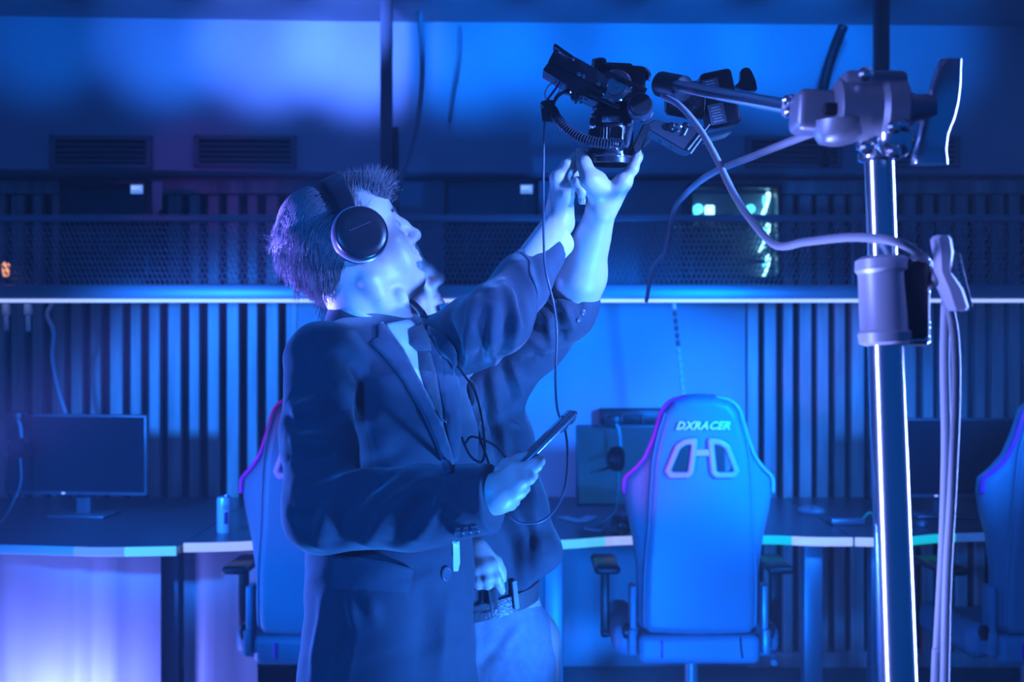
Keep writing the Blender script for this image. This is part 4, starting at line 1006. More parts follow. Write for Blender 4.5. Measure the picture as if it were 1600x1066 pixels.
def head_matrix(c, yaw, pitch, roll=0):
    cy, sy = math.cos(math.radians(yaw)), math.sin(math.radians(yaw)); cp, sp = math.cos(math.radians(pitch)), math.sin(math.radians(pitch))
    F = Vector((cy*cp, sy*cp, sp)); Lf = Vector((-sy, cy, 0)); U = F.cross(Lf)
    R = Matrix((F, Lf, U)).transposed() @ rot('X', roll)
    return Matrix.Translation(c) @ R.to_4x4()
def head_sdf(s, M, sc, ears=True, lips=1):
    s.frame(M, sc)
    s.ell((-.015, 0, .036), (.098, .077, .086), k=.01)
    s.ell((.03, 0, -.02), (.062, .061, .085), k=.03)
    s.ell((.045, 0, .055), (.046, .062, .05), k=.03)
    for q in (-1, 1):
        s.cap((-.012, q*.056, -.054), (.060, q*.018, -.090), .017, .015, k=.022)
        s.cap((.077, q*.012, .030), (.070, q*.045, .033), .0105, .008, k=.014)
        s.ell((.062, q*.043, -.014), (.020, .018, .017), k=.02)
        s.ell((.062, q*.03, -.05), (.02, .022, .03), k=.02)
    s.ell((.077, 0, -.089), (.016, .020, .014), k=.02)
    s.cap((.03, 0, -.088), (.066, 0, -.095), .022, .013, k=.025)
    # eye sockets, eyes and lids
    for q in (-1, 1):
        s.ell((.090, q*.033, .010), (.016, .017, .011), k=.014, op='s')
        s.ell((.0735, q*.032, .010), (.0135, .0145, .0125), k=.004)
        s.cap((.086, q*.022, .0150), (.081, q*.043, .0130), .0028, .0024, k=.004)
        s.cap((.085, q*.023, .0045), (.081, q*.042, .0055), .0022, .002, k=.004)
    # nose
    s.chain([(.086, 0, .026), (.098, 0, .006), (.111, 0, -.018)], [.0085, .0085, .0100], k=.014)
    s.ell((.110, 0, -.0215), (.0105, .0115, .0098), k=.008)
    for q in (-1, 1):
        s.ell((.098, q*.0115, -.0265), (.0105, .0078, .0078), k=.008)
        s.ell((.1015, q*.0068, -.0330), (.0058, .0034, .0060), k=.003, op='s')
    s.cap((.092, 0, -.034), (.093, 0, -.048), .0075, .007, k=.012)
    # lips
    for q in (-1, 1):
        s.cap((.0965, q*.003, -.0505), (.0845, q*.022, -.0560), .0052, .0030, k=.007)
        s.cap((.0960, q*.002, -.0620), (.0845, q*.021, -.0580), .0058, .0030, k=.007)
        s.cap((.1045, q*.0, -.0566), (.0880, q*.021, -.0570), .0014, .0009, k=.003, op='s')
    s.ell((.090, 0, -.0735), (.008, .016, .005), k=.008, op='s')
    if ears:
        for q in (-1, 1):
            s.ell((-.010, q*.078, .004), (.019, .009, .033), rot('Y', -12) @ rot('Z', q*-14), k=.008)
            s.ell((-.005, q*.087, .006), (.010, .006, .019), rot('Y', -12), k=.006, op='s')
def eyes(M, sc, par):
    for q in (-1, 1):
        c = M @ (Vector((.0755, q*.032, .0105))*sc); f = (M.to_3x3() @ Vector((1, 0, .1))).normalized()
        e = MB(); r = .0118*sc; e.lathe([(-r*math.cos(t), r*math.sin(t)+1e-5) for t in [PI*i/12 for i in range(13)]], c, c+f, 20)
        eo = e.build('eyeball', m_eye, par, 180)
        MB().lathe([(0, .0055*sc), (.0006, .005*sc), (.0012, .002*sc)], c+f*(r*.93), c+f, 16).build('iris', m_iris, eo)
def brows(M, sc, par, surf):
    b = MB(); rr = random.Random(2)
    for q in (-1, 1):
        for i in range(70):
            t = rr.random(); p = Vector((.098-.014*t, q*(.014+.036*t), .030+.006*math.sin(t*2.6)+rr.uniform(-.003, .003)))*sc
            w_ = M @ p; h, n, k, dd = surf.t.find_nearest(w_)
            d = (M.to_3x3() @ Vector((-.2, q*1, rr.uniform(-.1, .4)))).normalized()
            b.tube([h-n*.0005, h+d*.004+n*.0016, h+d*.008+n*.001], [.0006, .0005, .0001], 3)
    o = b.build('eyebrows', m_hair, par, 180); o['kind'] = 'stuff'
def hand(s, wrist, rw, mcps, fingers, thumb, rp=.0128, rf=(.0108, .0098, .0088, .0074), rt=(.017, .0145, .0118, .0085)):
    s.frame()
    for m in mcps: s.cap(wrist, m, rw*.78, rp, k=.012)
    for a, b in zip(mcps, mcps[1:]): s.cap(a, b, rp*.95, k=.010)
    mid = sum(mcps, Vector((0, 0, 0)))/len(mcps); s.cap(wrist*.55+mid*.45, wrist*.3+mid*.7, .017, .015, k=.015)
    for i, (m, f) in enumerate(zip(mcps, fingers)):
        k = (1, 1.03, .97, .86)[i]
        s.chain([m]+list(f), [r*k for r in (rf[0]*1.08,)+rf[1:]], k=.0055)
    s.chain(thumb, rt, k=.010)
def nails(par, tips, r=.0042):
    for tip, nrm, ax in tips:
        n = Vector(nrm).normalized(); a = Vector(ax).normalized(); s_ = n.cross(a).normalized(); b = MB()
        b.box(Vector(tip)+n*.0072, (.0115, .0088, .0016), Matrix((a, s_, n)).transposed(), .0007); b.build('fingernail', mat('nail', (.66, .55, .52), .25), par)
def ground_shoe(x, y, dirv, name, par):
    s = Sdf(.006); d = Vector(dirv).normalized(); R = Matrix((d, Vector((-d.y, d.x, 0)), Vector((0, 0, 1)))).transposed()
    s.frame(Matrix.Translation((x, y, 0)) @ R.to_4x4())
    s.ell((.11, 0, .045), (.11, .045, .05), k=.03); s.ell((-.02, 0, .055), (.065, .038, .055), k=.03); s.cap((-.03, 0, .07), (-.03, 0, .13), .042, .045, k=.03)
    s.box((.06, 0, -.045), (.3, .2, .05), 0, k=.004, op='s')
    V, F = s.mesh(); return np_mesh(name, V, F, m_shoe, par)

# ================= person 1: the man in the suit =================
p1 = thing('person', 'man in a dark suit and headphones looking up, arm raised, holding a phone', 'person', (at(612, 0, 2.25).x, 2.25, 0))
F1 = Vector((.78, -.62, 0)).normalized(); L1 = Vector((-F1.y, F1.x, 0))
HC1 = head_matrix(at(555, 394, 2.26), 18, 27, -3); HS1 = 1.0
RS = at(506, 566, 2.12); RE = at(506, 800, 2.03); RW = at(776, 777, 1.925)
LS = at(690, 548, 2.38); LE = at(774, 500, 2.14); LW_ = at(873, 347, 2.29); LCUFF = at(856, 389, 2.27)
NB1 = at(597, 512, 2.25); WA1 = at(612, 900, 2.25); CH1 = at(606, 690, 2.25); HI1 = at(612, 1085, 2.25)
s = Sdf(.003)
head_sdf(s, HC1, HS1); s.frame()
nk = HC1 @ Vector((-.035, 0, -.05)); s.cap(nk, NB1+Vector((.0, 0, -.03)), .054, .058, k=.03)
nf = HC1 @ Vector((.02, -.0, -.09)); s.cap(nf, NB1+F1*.035+Vector((0, 0, .012)), .022, .028, k=.03)
s.cap(NB1+F1*.046+Vector((0, 0, .055)), NB1+F1*.05+Vector((0, 0, .045)), .011, k=.014)
s.cap(HC1 @ Vector((-.01, -.055, -.06)), NB1+F1*.05-L1*.012+Vector((0, 0, -.005)), .012, .010, k=.02)
s.ecap(WA1, CH1, (.13, .095), (.14, .105), L1, k=.03); s.ecap(CH1, NB1-Vector((0, 0, .05)), (.14, .1), (.06, .06), L1, k=.03)
s.ecap(HI1, WA1, (.13, .10), (.125, .095), L1, k=.03)
s.cap(NB1-Vector((0, 0, .04)), RS, .045, k=.03); s.cap(NB1-Vector((0, 0, .04)), LS, .045, k=.03)
s.chain([RS, RE, RW], [.048, .04, .027], k=.02); s.chain([LS, LE, LW_], [.048, .04, .026], k=.02)
ft1 = []
for q in (-1, 1):
    hip = HI1+L1*(q*.085); kn = Vector((hip.x, hip.y, .5))+L1*(q*.02)+F1*.02; an = Vector((hip.x, hip.y, .09))+L1*(q*.03)
    s.chain([hip, kn, an], [.078, .052, .038], k=.02); ft1.append(an)
# left hand on the lens
D1 = 2.27
hand(s, LW_, .028, [at(871, 278, D1), at(876, 284, D1+.02), at(881, 292, D1+.035), at(886, 303, D1-.004)],
     [[at(886, 257, D1-.006), at(902, 245, D1+.004), at(914, 241, D1+.02)],
      [at(893, 262, D1+.012), at(908, 252, D1+.02), at(916, 250, D1+.03)],
      [at(898, 272, D1+.03), at(908, 264, D1+.04), at(915, 262, D1+.05)],
      [at(902, 284, D1-.02), at(909, 300, D1-.02), at(909, 315, D1-.014)]],
     [at(872, 325, D1+.025), at(886, 300, D1+.06), at(900, 280, D1+.07), at(913, 262, D1+.06)])
# right hand round the phone
D2 = 1.925
hand(s, at(772, 770, D2), .030, [at(805, 737, D2), at(806, 753, D2-.006), at(801, 769, D2-.003), at(792, 781, D2+.008)],
     [[at(837, 727, D2-.002), at(842, 721, D2+.028), at(832, 716, D2+.046)],
      [at(826, 747, D2-.006), at(831, 742, D2+.022), at(824, 735, D2+.042)],
      [at(813, 768, D2-.002), at(819, 763, D2+.024), at(815, 754, D2+.042)],
      [at(798, 788, D2+.012), at(804, 784, D2+.034), at(803, 775, D2+.05)]],
     [at(778, 745, D2+.03), at(795, 731, D2+.055), at(812, 723, D2+.068), at(830, 712, D2+.066)])
V, F = s.mesh(); V = relax(V, F, 1, .4)
body1 = np_mesh('body', V, F, m_skin, p1); sf1 = Surf(V, F)
eyes(HC1, HS1, p1); brows(HC1, HS1, body1, sf1)
nails(body1, [(at(914, 241, D1+.02), (-.2, -.6, .7), (1, .3, .1)), (at(909, 315, D1-.014), (.3, -.9, 0), (0, 0, -1))])
# trousers and shoes
s = Sdf(.007)
s.ecap(HI1+Vector((0, 0, -.02)), WA1+Vector((0, 0, .02)), (.15, .115), (.14, .108), L1, k=.03)
for q, an in zip((-1, 1), ft1):
    hip = HI1+L1*(q*.085); kn = Vector((hip.x, hip.y, .5))+L1*(q*.02)+F1*.02
    s.chain([hip, kn, an+Vector((0, 0, -.03))], [.098, .082, .085], k=.03)
V, F = s.mesh(); np_mesh('trousers', V, F, m_suit, p1)
for an in ft1: ground_shoe(an.x+F1.x*.02, an.y+F1.y*.02, F1, 'shoe', p1)
# jacket
s = Sdf(.004)
HEM = at(604, 1150, 2.25)
s.ecap(HEM, WA1, (.188, .146), (.158, .124), L1, k=.03); s.ecap(WA1, CH1, (.158, .124), (.166, .136), L1, k=.03)
s.ecap(CH1, at(600, 585, 2.25), (.166, .136), (.150, .112), L1, k=.04); s.ecap(at(600, 585, 2.25), NB1-Vector((0, 0, .055)), (.14, .105), (.075, .07), L1, k=.05)
s.cap(NB1-Vector((0, 0, .05))-F1*.02, RS+Vector((0, 0, .008)), .052, .060, k=.03); s.cap(NB1-Vector((0, 0, .05)), LS, .05, .055, k=.03)
s.chain([RS+Vector((0, 0, -.004)), RS*.5+RE*.5+Vector((-.004, 0, 0)), RE, RE*.45+RW*.55+Vector((0, 0, -.006)), RW], [.064, .064, .062, .062, .053], k=.02, kj=.025)
s.chain([LS, LS*.4+LE*.6, LE, LE*.5+LCUFF*.5, LCUFF], [.066, .062, .058, .047, .037], k=.03, kj=.02)
s.box(RW+(RW-RE).normalized()*.055, (.06, .12, .12), 0, axes(RW-RE, (0, 0, 1)), k=.004, op='s')
dL = (LCUFF-LE).normalized(); s.box(LCUFF+dL*.052, (.05, .09, .09), 0, axes(dL, (0, 1, 0)), k=.003, op='s')
s.box(HEM-Vector((0, 0, .12)), (.4, .4, .12), 0, k=.01, op='s')
V, F = s.mesh(); V = relax(V, F, 2, .5)
J = Surf(V, F)
CR = [  # near sleeve
 ([(450, 628), (464, 640), (490, 634), (520, 612)], .014, .009), ([(452, 652), (472, 668), (505, 662), (540, 640)], .012, -.010),
 ([(449, 688), (470, 684), (500, 694), (525, 702)], .014, .008), ([(452, 716), (480, 722), (515, 716)], .011, -.007),
 ([(500, 852), (506, 810), (530, 770), (565, 742)], .013, .010), ([(528, 848), (545, 800), (575, 762), (610, 742)], .014, -.010),
 ([(575, 850), (600, 805), (640, 770), (668, 752)], .014, .009), ([(612, 848), (645, 812), (680, 770)], .013, -.008),
 ([(650, 842), (676, 800), (700, 765)], .012, .007), ([(640, 762), (668, 788), (700, 822)], .012, -.006), ([(690, 760), (712, 790), (728, 812)], .012, .005),
 ([(462, 760), (490, 770), (540, 752), (590, 735)], .014, .008), ([(455, 800), (480, 812), (505, 790)], .012, -.007), ([(545, 560), (570, 600), (565, 660), (580, 720)], .018, -.012),
 ([(505, 560), (530, 600), (545, 650)], .022, .006),
 # chest and skirt
 ([(600, 600), (590, 660), (610, 720)], .03, .006), ([(635, 690), (600, 720), (560, 735)], .02, -.006),
 ([(528, 932), (542, 985), (530, 1060)], .012, -.010), ([(548, 930), (545, 980), (538, 1060)], .012, .008), ([(505, 940), (498, 1000), (488, 1060)], .012, .008),
 ([(570, 930), (582, 950), (586, 966)], .012, .006), ([(655, 900), (668, 960), (662, 1060)], .025, -.008), ([(700, 940), (692, 1000), (690, 1060)], .014, .006),
 # raised sleeve
 ([(728, 576), (735, 545), (738, 510), (742, 470)], .013, .010), ([(748, 575), (756, 545), (756, 505), (765, 470)], .012, -.011),
 ([(772, 568), (766, 530), (764, 490), (772, 455)], .012, .010), ([(782, 555), (790, 520), (795, 490), (790, 460)], .013, -.010),
 ([(802, 540), (806, 510), (800, 470), (788, 440)], .012, .009), ([(820, 515), (815, 480), (800, 440)], .012, -.008), ([(835, 490), (830, 450), (812, 410)], .012, .007),
 ([(848, 455), (842, 425), (828, 395)], .011, -.006), ([(700, 500), (712, 530), (716, 560)], .014, -.009)]
for px, wd, am in CR: J.crease(px, wd, am*1.25)
# fine wrinkling from smooth waves
Vn = J.V; J.V = Vn+J.N*(.0012*np.sin(Vn[:, 0]*61+np.sin(Vn[:, 2]*47)*2)*np.sin(Vn[:, 2]*53+Vn[:, 1]*39))[:, None]
J.V = relax(J.V, J.F, 1, .4); J.redo()
jacket = np_mesh('jacket', J.V, J.F, m_suit, p1)
J.patch([(603, 508), (640, 500), (668, 532), (680, 600), (694, 700), (690, 712), (664, 616), (628, 548)], .001, .002).build('shirt_front', m_shirtw, p1, 180)
J.patch([(650, 548), (668, 551), (678, 587), (687, 641), (689, 666), (699, 712), (690, 706), (676, 648), (664, 617), (653, 578)], .004, .003, bulge=.003).build('tie', m_tie, p1, 180)
J.patch([(636, 520), (652, 511), (664, 528), (668, 552), (650, 551), (637, 540)], .007, .004, bulge=.005).build('tie_knot', m_tie, p1, 180)
J.patch([(590, 513), (597, 509), (626, 547), (661, 614), (687, 666), (700, 710), (708, 742), (696, 744), (680, 697), (655, 641), (628, 597), (596, 557), (577, 538), (590, 532)], .006, .004, bulge=.003).build('lapel', m_suit2, p1, 180)
J.patch([(648, 520), (672, 532), (704, 556), (714, 610), (718, 660), (713, 720), (702, 722), (690, 640), (680, 590), (668, 552)], .004, .003, bulge=.002).build('lapel', m_suit2, p1, 180)
J.patch([(660, 522), (678, 512), (696, 520), (706, 530), (717, 550), (718, 566), (712, 573), (704, 556), (686, 542)], .008, .004, bulge=.002).build('collar_leaf', m_suit, p1, 180)
J.patch([(522, 917), (540, 920), (560, 921), (600, 923), (634, 925), (638, 915), (641, 888), (600, 878), (560, 871), (528, 868)], .004, .006, bulge=.001).build('pocket_flap', m_suit2, p1, 60)
J.patch([(528, 868), (560, 871), (600, 877), (640, 887), (640, 890), (600, 881), (560, 875), (528, 872)], .008, .003, edge=3).build('pocket_welt', m_suit, p1, 60)
h, n = J.hit(684, 659); hb = MB(); hb.box(h+n*.011, (.021, .004, .0045), rot('Z', -35) @ rot('Y', 8), .001); hb.build('tie_clip', mat('clip_chrome', (.8, .82, .88), .15, metal=1), p1)
def button(surf, px, py, r, par, lift=.0005):
    h, n = surf.hit(px, py); h = h+n*lift
    b = MB().lathe([(0, r), (.002, r), (.003, r*.85), (.0022, r*.6), (.0022, r*.1)], h, h+n, 20); return b.build('button', mat('button_horn', (.10, .11, .14), .25), par)
button(J, 697, 897, .0125, p1)
for i in range(3): button(J, 717+i*12, 833-i*1.5, .0085, p1)
for i in range(3): J.patch([(712+i*12, 824-i*1.5), (720+i*12, 823-i*1.5), (720+i*12, 826-i*1.5), (712+i*12, 827-i*1.5)], .001, .0015, edge=3).build('buttonhole', m_tie, p1)
# collars round the neck
def band(name, c, ra, rb, prof, a0, a1, m, par, tilt, n=40, axL=L1, axF=F1, wing=None, side=0):
    """prof: list of (radial offset, height) around the ring; a measured from the front"""
    rs = []
    for i in range(n+1):
        a = math.radians(a0+(a1-a0)*i/n); e = axF*(math.cos(a)*rb)+axL*(math.sin(a)*ra); u = e.normalized()
        z0 = -tilt*math.cos(a)+side*max(0, math.sin(a))
        wz = wing(math.degrees(a)) if wing else 0
        rs.append([c+e+u*ro+Vector((0, 0, z0+(hz if hz > -.005 else hz-wz))) for ro, hz in prof])
    mb = MB(); mb.rings(rs); return mb.build(name, m, par, 50)
CC = NB1+Vector((0, 0, -.017))-F1*.004
band('jacket_collar', CC+Vector((-.004, 0, .012)), .073, .080, [(-.004, .026), (.002, .030), (.010, .022), (.024, -.022), (.020, -.026), (-.006, -.02)], 38, 316, m_suit, p1, .026, side=.030)
band('shirt_collar', CC+Vector((0, 0, .026)), .0655, .070, [(-.003, .022), (.001, .024), (.006, .018), (.012, -.02), (.008, -.022), (-.004, -.02)], 8, 352, m_shirtw, p1, .028, side=.016, wing=lambda a: .030*max(0, 1-abs(((a+180) % 360)-180)/45))
# shirt cuff on the raised arm, shirt strip between jacket fronts
cf = MB(); cf.tube([LCUFF-dL*.02, LCUFF+dL*.004, LCUFF+dL*.030, LCUFF+dL*.031], [.033, .0345, .0372, .0345], 28, True); cf.build('shirt_cuff', m_shirtw, p1, 60)
J.patch([(706, 846), (716, 846), (717, 880), (714, 893), (707, 893)], .001, .0015).build('shirt_tail', m_shirtw, p1)
# hair: a dark base and many strands
def hairbase(M, sc, prims, cuts, par, res=.004):
    s = Sdf(res); s.frame(M, sc)
    for c, r, k in prims: s.ell(c, r, k=k)
    for c, r in cuts: s.ell(c, r, k=.012, op='s')
    V, F = s.mesh(); V = relax(V, F, 2); o = np_mesh('hair', V, F, m_hairb, par); return o, Surf(V, F)
hb1, HS = hairbase(HC1, HS1, [((-.026, 0, .046), (.080, .080, .084), .01), ((-.046, 0, .080), (.052, .066, .052), .03), ((-.068, 0, -.002), (.032, .056, .046), .03), ((.060, 0, .072), (.040, .054, .030), .02)],
                     [((.128, 0, -.045), (.085, .12, .10)), ((.0, -.12, -.05), (.055, .06, .075)), ((.0, .12, -.05), (.055, .06, .075)), ((.02, 0, -.09), (.09, .1, .07))], p1)
def strands(name, surf, M, sc, n, dirf, length, r, par, seed, sel, droop=.3, wob=.25):
    rr = random.Random(seed); Mi = M.inverted(); R = M.to_3x3(); b = MB(); idx = [i for i in range(len(surf.V))]
    cand = rr.sample(idx, min(len(idx), n*6)); cnt = 0
    for i in cand:
        if cnt >= n: break
        lp = (Mi @ Vector(surf.V[i]))/sc
        if not sel(lp): continue
        cnt += 1
        p = Vector(surf.V[i]); L = length(lp, rr)
        d = Vector(dirf(lp, rr)); pts = [p-Vector(surf.N[i])*.002]; cur = p.copy(); step = L/6
        off = (Vector((rr.uniform(-1, 1), rr.uniform(-1, 1), rr.uniform(-1, 1)))*.55+Vector((math.sin(lp.x*140+lp.z*90), math.sin(lp.y*150+lp.x*60), math.sin(lp.z*130+lp.y*110)))*.75)*wob
        for k in range(6):
            lp = (Mi @ cur)/sc; d = Vector(dirf(lp, rr, False)); w_ = (R @ (d.normalized()+off*(.4+k*.15))).normalized()
            cur = cur+w_*step
            h, nn, ii, dd = surf.t.find_nearest(cur)
            if (cur-h).dot(nn) < .0015: cur = h+nn*(.0018+.0008*rr.random())
            pts.append(cur.copy())
        b.tube(pts, [r, r, r*.95, r*.85, r*.7, r*.45, r*.12], 3)
    o = b.build(name, m_hair, par, 180); o['kind'] = 'stuff'; return o
def flow1(p, rr, first=True):
    # crown to nape: back and down, hugging the head
    if p.x > .02: return (-.8, p.y*3, .5)
    return (-.55-.3*(p.z > .05), -p.y*2.0, -.25-1.1*max(0, min(1, (-p.x-.03)/.06)))
sel_back = lambda p: p.x < .018 and not (abs(p.y) < .2 and -.012 < p.x < .02 and p.z > .06)
strands('hair_strands', HS, HC1, HS1, 5200, flow1, lambda p, rr: rr.uniform(.035, .07) if p.z > .02 else rr.uniform(.012, .03), .00072, hb1, 11, sel_back, wob=.26)
strands('stray_hairs', HS, HC1, HS1, 90, lambda p, rr, f=True: (-1, -.2, .55), lambda p, rr: rr.uniform(.03, .06), .0004, hb1, 12, lambda p: p.x < -.085 and -.02 < p.z < .08, wob=.5)
strands('quiff', HS, HC1, HS1, 1700, lambda p, rr, f=True: (.25+12*max(0, p.x-.05), p.y*6, 1.0-9*max(0, p.x-.065)), lambda p, rr: rr.uniform(.014, .042), .00056, hb1, 13, lambda p: p.x > .022 and p.z > .038, wob=.6)
# headphones
hp_ = []
cupc = Vector((-.004, -.094, .018)); nrm = (HC1.to_3x3() @ Vector((.10, -1, .12))).normalized()
for q in (-1, 1):
    c = HC1 @ (Vector((cupc.x, q*.083, cupc.z))*HS1); nn = (HC1.to_3x3() @ Vector((.10, q*1, .10))).normalized()
    cu = MB().lathe([(.002, .034), (.004, .046), (.016, .048), (.021, .046)], c, c+nn, 40); cush = cu.build('ear_cushion', m_hp, p1, 40)
    MB().lathe([(.021, .0445), (.023, .0485), (.029, .0492), (.0315, .047)], c, c+nn, 44).build('silver_ring', m_hpg, cush, 40)
    MB().lathe([(.0315, .0455), (.034, .0470), (.041, .0455), (.0445, .041), (.0452, .03), (.0445, .01)], c, c+nn, 44).build('ear_cup', m_hp, cush, 50)
    if q < 0: mark_c, mark_n = c+nn*.0455, nn
ring = []
for i in range(25):
    a = math.radians(-12+204*i/24); ring.append(HC1 @ (Vector((-.006+.022*math.sin(a), -math.cos(a)*.104, .020+.112*math.sin(a)))*HS1))
hbm = MB(); rs = []
for i, p in enumerate(ring):
    t = (ring[min(i+1, 24)]-ring[max(i-1, 0)]).normalized(); x = HC1.to_3x3() @ Vector((1, 0, 0)); x = (x-t*x.dot(t)).normalized(); o_ = t.cross(x)
    e = math.sin(PI*i/24); wv = .008+.011*e; tv = .004+.003*e
    rs.append([p+x*(wv*math.copysign(abs(math.cos(q))**.5, math.cos(q)))+o_*(tv*math.copysign(abs(math.sin(q))**.5, math.sin(q))) for q in [2*PI*k/12 for k in range(12)]])
hbm.rings(rs); hbm.build('headband', m_hp, p1, 60)
tx = (HC1.to_3x3() @ Vector((.96, .1, -.05))); tx = (tx-mark_n*tx.dot(mark_n)).normalized(); tz = mark_n.cross(tx)
dots = MB()
for i in range(9):
    c = mark_c+tx*(-.018+i*.0045)+tz*.010-mark_n*.0003; dots.box(c, (.0026, .0004, .0012), Matrix((tx, -mark_n, tz)).transposed())
dots.build('cup_mark', mat('cup_mark_grey', (.14, .15, .19), .5), p1)
cable('headphone_cord', [at(715, 572, 2.14), at(728, 590, 2.10), at(742, 612, 2.07), at(752, 650, 2.04), at(757, 690, 2.0), at(757, 708, 1.98), at(752, 722, 1.96), at(738, 716, 1.97), at(728, 700, 2.0), at(722, 684, 2.02), at(726, 694, 2.01), at(735, 683, 2.0), at(752, 686, 1.98), at(775, 698, 1.97), at(790, 715, 1.96)], .0019, m_cableb, 'thin black cord looping from the suit lapel down to the phone hand')
# phone
ph = thing('mobile_phone', 'dark mobile phone held up in the hand of the man in the suit', 'phone', at(838, 700, D2+.05))
a_ = Vector((.70, .10, .69)).normalized(); w_ = Vector((-.10, .97, -.04)).normalized(); nn = a_.cross(w_).normalized()
if nn.x > 0: nn = -nn
w_ = nn.cross(a_); Rp = Matrix((a_, w_, nn)).transposed(); pc = at(843, 696, D2+.055)
b = MB().box(pc, (.150, .072, .0078), Rp, .0036, 3).build('body', mat('phone_metal', (.35, .38, .44), .25, metal=.8), ph)
MB().box(pc+nn*.0040, (.144, .066, .0008), Rp, .0003).build('screen', mat('phone_screen', (.01, .012, .016), .08, spec=.7), ph)
MB().box(pc-nn*.0050+a_*.052-w_*.012, (.036, .036, .003), Rp, .0012).build('camera_plate', mat('phone_back', (.3, .33, .38), .2, metal=.5), ph)
for u, v in ((.06, -.02), (.044, -.02), (.052, -.004)):
    c = pc-nn*.0062+a_*u+w_*v; MB().lathe([(0, .0072), (.0022, .0072), (.003, .0055)], c, c-nn, 20).build('camera_lens', m_chr, ph)

# ================= person 2: the man behind in the dark shirt =================
p2 = thing('person', 'man behind in dark shirt and belted jeans reaching a bare forearm to the lens', 'person', (at(745, 0, 2.56).x, 2.56, 0))
F2 = Vector((.22, -.97, 0)).normalized(); L2 = Vector((-F2.y, F2.x, 0))
HC2 = head_matrix(at(600, 456, 2.52), -12, 22, 6); HS2 = 1.02
S2R = at(636, 612, 2.58); S2L = at(772, 590, 2.50); E2 = at(898, 470, 2.42); W2 = at(940, 326, 2.285)
NB2 = at(672, 545, 2.56); CH2 = at(722, 690, 2.56); WA2 = at(738, 880, 2.56); HI2 = at(752, 1010, 2.56)
E2R = at(640, 800, 2.60); W2R = at(738, 858, 2.43)
s = Sdf(.003)
head_sdf(s, HC2, HS2); s.frame()
s.cap(HC2 @ Vector((-.03, 0, -.05)), NB2, .054, .058, k=.03); s.cap(HC2 @ Vector((.03, 0, -.1)), NB2+F2*.03, .022, .03, k=.03)
s.ecap(WA2, CH2, (.125, .09), (.135, .1), L2, k=.03); s.ecap(CH2, NB2-Vector((0, 0, .05)), (.135, .1), (.06, .06), L2, k=.03); s.ecap(HI2, WA2, (.13, .1), (.125, .09), L2, k=.03)
s.cap(NB2, S2R, .045, k=.03); s.cap(NB2, S2L, .045, k=.03)
s.chain([S2R, E2R, W2R], [.047, .04, .026], k=.02); s.cap(S2L, E2, .047, .042, k=.02)
fa = E2*.72+W2*.28
s.chain([E2, fa+Vector((.0, 0, 0)), W2], [.042, .0405, .0262], k=.02, kj=.03)
s.cap(W2*.35+E2*.65+Vector((-.012, 0, -.01)), W2*.7+E2*.3+Vector((-.004, 0, 0)), .033, .024, k=.02)
ft2 = []
for q in (-1, 1):
    hip = HI2+L2*(q*.085); kn = Vector((hip.x, hip.y, .5))+L2*(q*.02); an = Vector((hip.x, hip.y+.01, .09))+L2*(q*.03)
    s.chain([hip, kn, an], [.078, .052, .038], k=.02); ft2.append(an)
D3 = 2.262
hand(s, W2, .027, [at(974, 284, D3+.0), at(975, 284, D3+.022), at(971, 288, D3+.042), at(964, 294, D3+.06)],
     [[at(989, 264, D3-.004), at(996, 246, D3+.004), at(994, 231, D3+.012)],
      [at(989, 262, D3+.022), at(997, 243, D3+.028), at(995, 226, D3+.034)],
      [at(985, 264, D3+.046), at(994, 248, D3+.052), at(992, 234, D3+.054)],
      [at(976, 274, D3+.066), at(985, 260, D3+.074), at(985, 247, D3+.074)]],
     [at(932, 300, D3+.004), at(921, 281, D3-.012), at(913, 257, D3-.006), at(907, 238, D3+.002)], rt=(.0185, .0155, .0122, .0088))
s.ell(at(934, 290, D3-.004), (.020, .016, .026), k=.015)
s.cap(at(950, 318, D3+.014), at(973, 286, D3-.002), .015, .0135, k=.012)
D4 = 2.40
hand(s, at(742, 862, D4+.02), .027, [at(766, 884, D4), at(756, 887, D4-.006), at(745, 889, D4-.004), at(734, 889, D4+.006)],
     [[at(775, 902, D4-.006), at(780, 914, D4), at(784, 924, D4+.01)],
      [at(761, 905, D4-.014), at(762, 914, D4+.002), at(760, 915, D4+.016)],
      [at(748, 906, D4-.010), at(748, 914, D4+.006), at(746, 913, D4+.018)],
      [at(736, 903, D4+.0), at(737, 910, D4+.012), at(736, 909, D4+.022)]],
     [at(757, 868, D4+.02), at(772, 880, D4+.03), at(780, 893, D4+.035), at(785, 905, D4+.035)])
V, F = s.mesh(); V = relax(V, F, 1, .4); body2 = np_mesh('body', V, F, m_skin, p2); sf2 = Surf(V, F)
eyes(HC2, HS2, p2); brows(HC2, HS2, body2, sf2)
nails(body2, [(at(907, 238, D3+.002), (-.5, -.8, .1), (-.2, 0, 1))])
hb2, HSb = hairbase(HC2, HS2, [((-.028, 0, .050), (.088, .080, .080), .01), ((-.070, 0, .020), (.05, .064, .07), .03), ((.04, 0, .10), (.045, .05, .025), .03)],
                     [((.115, 0, -.02), (.085, .12, .10)), ((.0, -.12, -.05), (.055, .06, .075)), ((.0, .12, -.05), (.055, .06, .075)), ((.02, 0, -.09), (.09, .1, .07))], p2, .006)
strands('hair_strands', HSb, HC2, HS2, 700, lambda p, rr, f=True: (-.6, -p.y*2, .1 if p.z > .06 else -.8), lambda p, rr: rr.uniform(.02, .04), .0008, hb2, 21, lambda p: True)
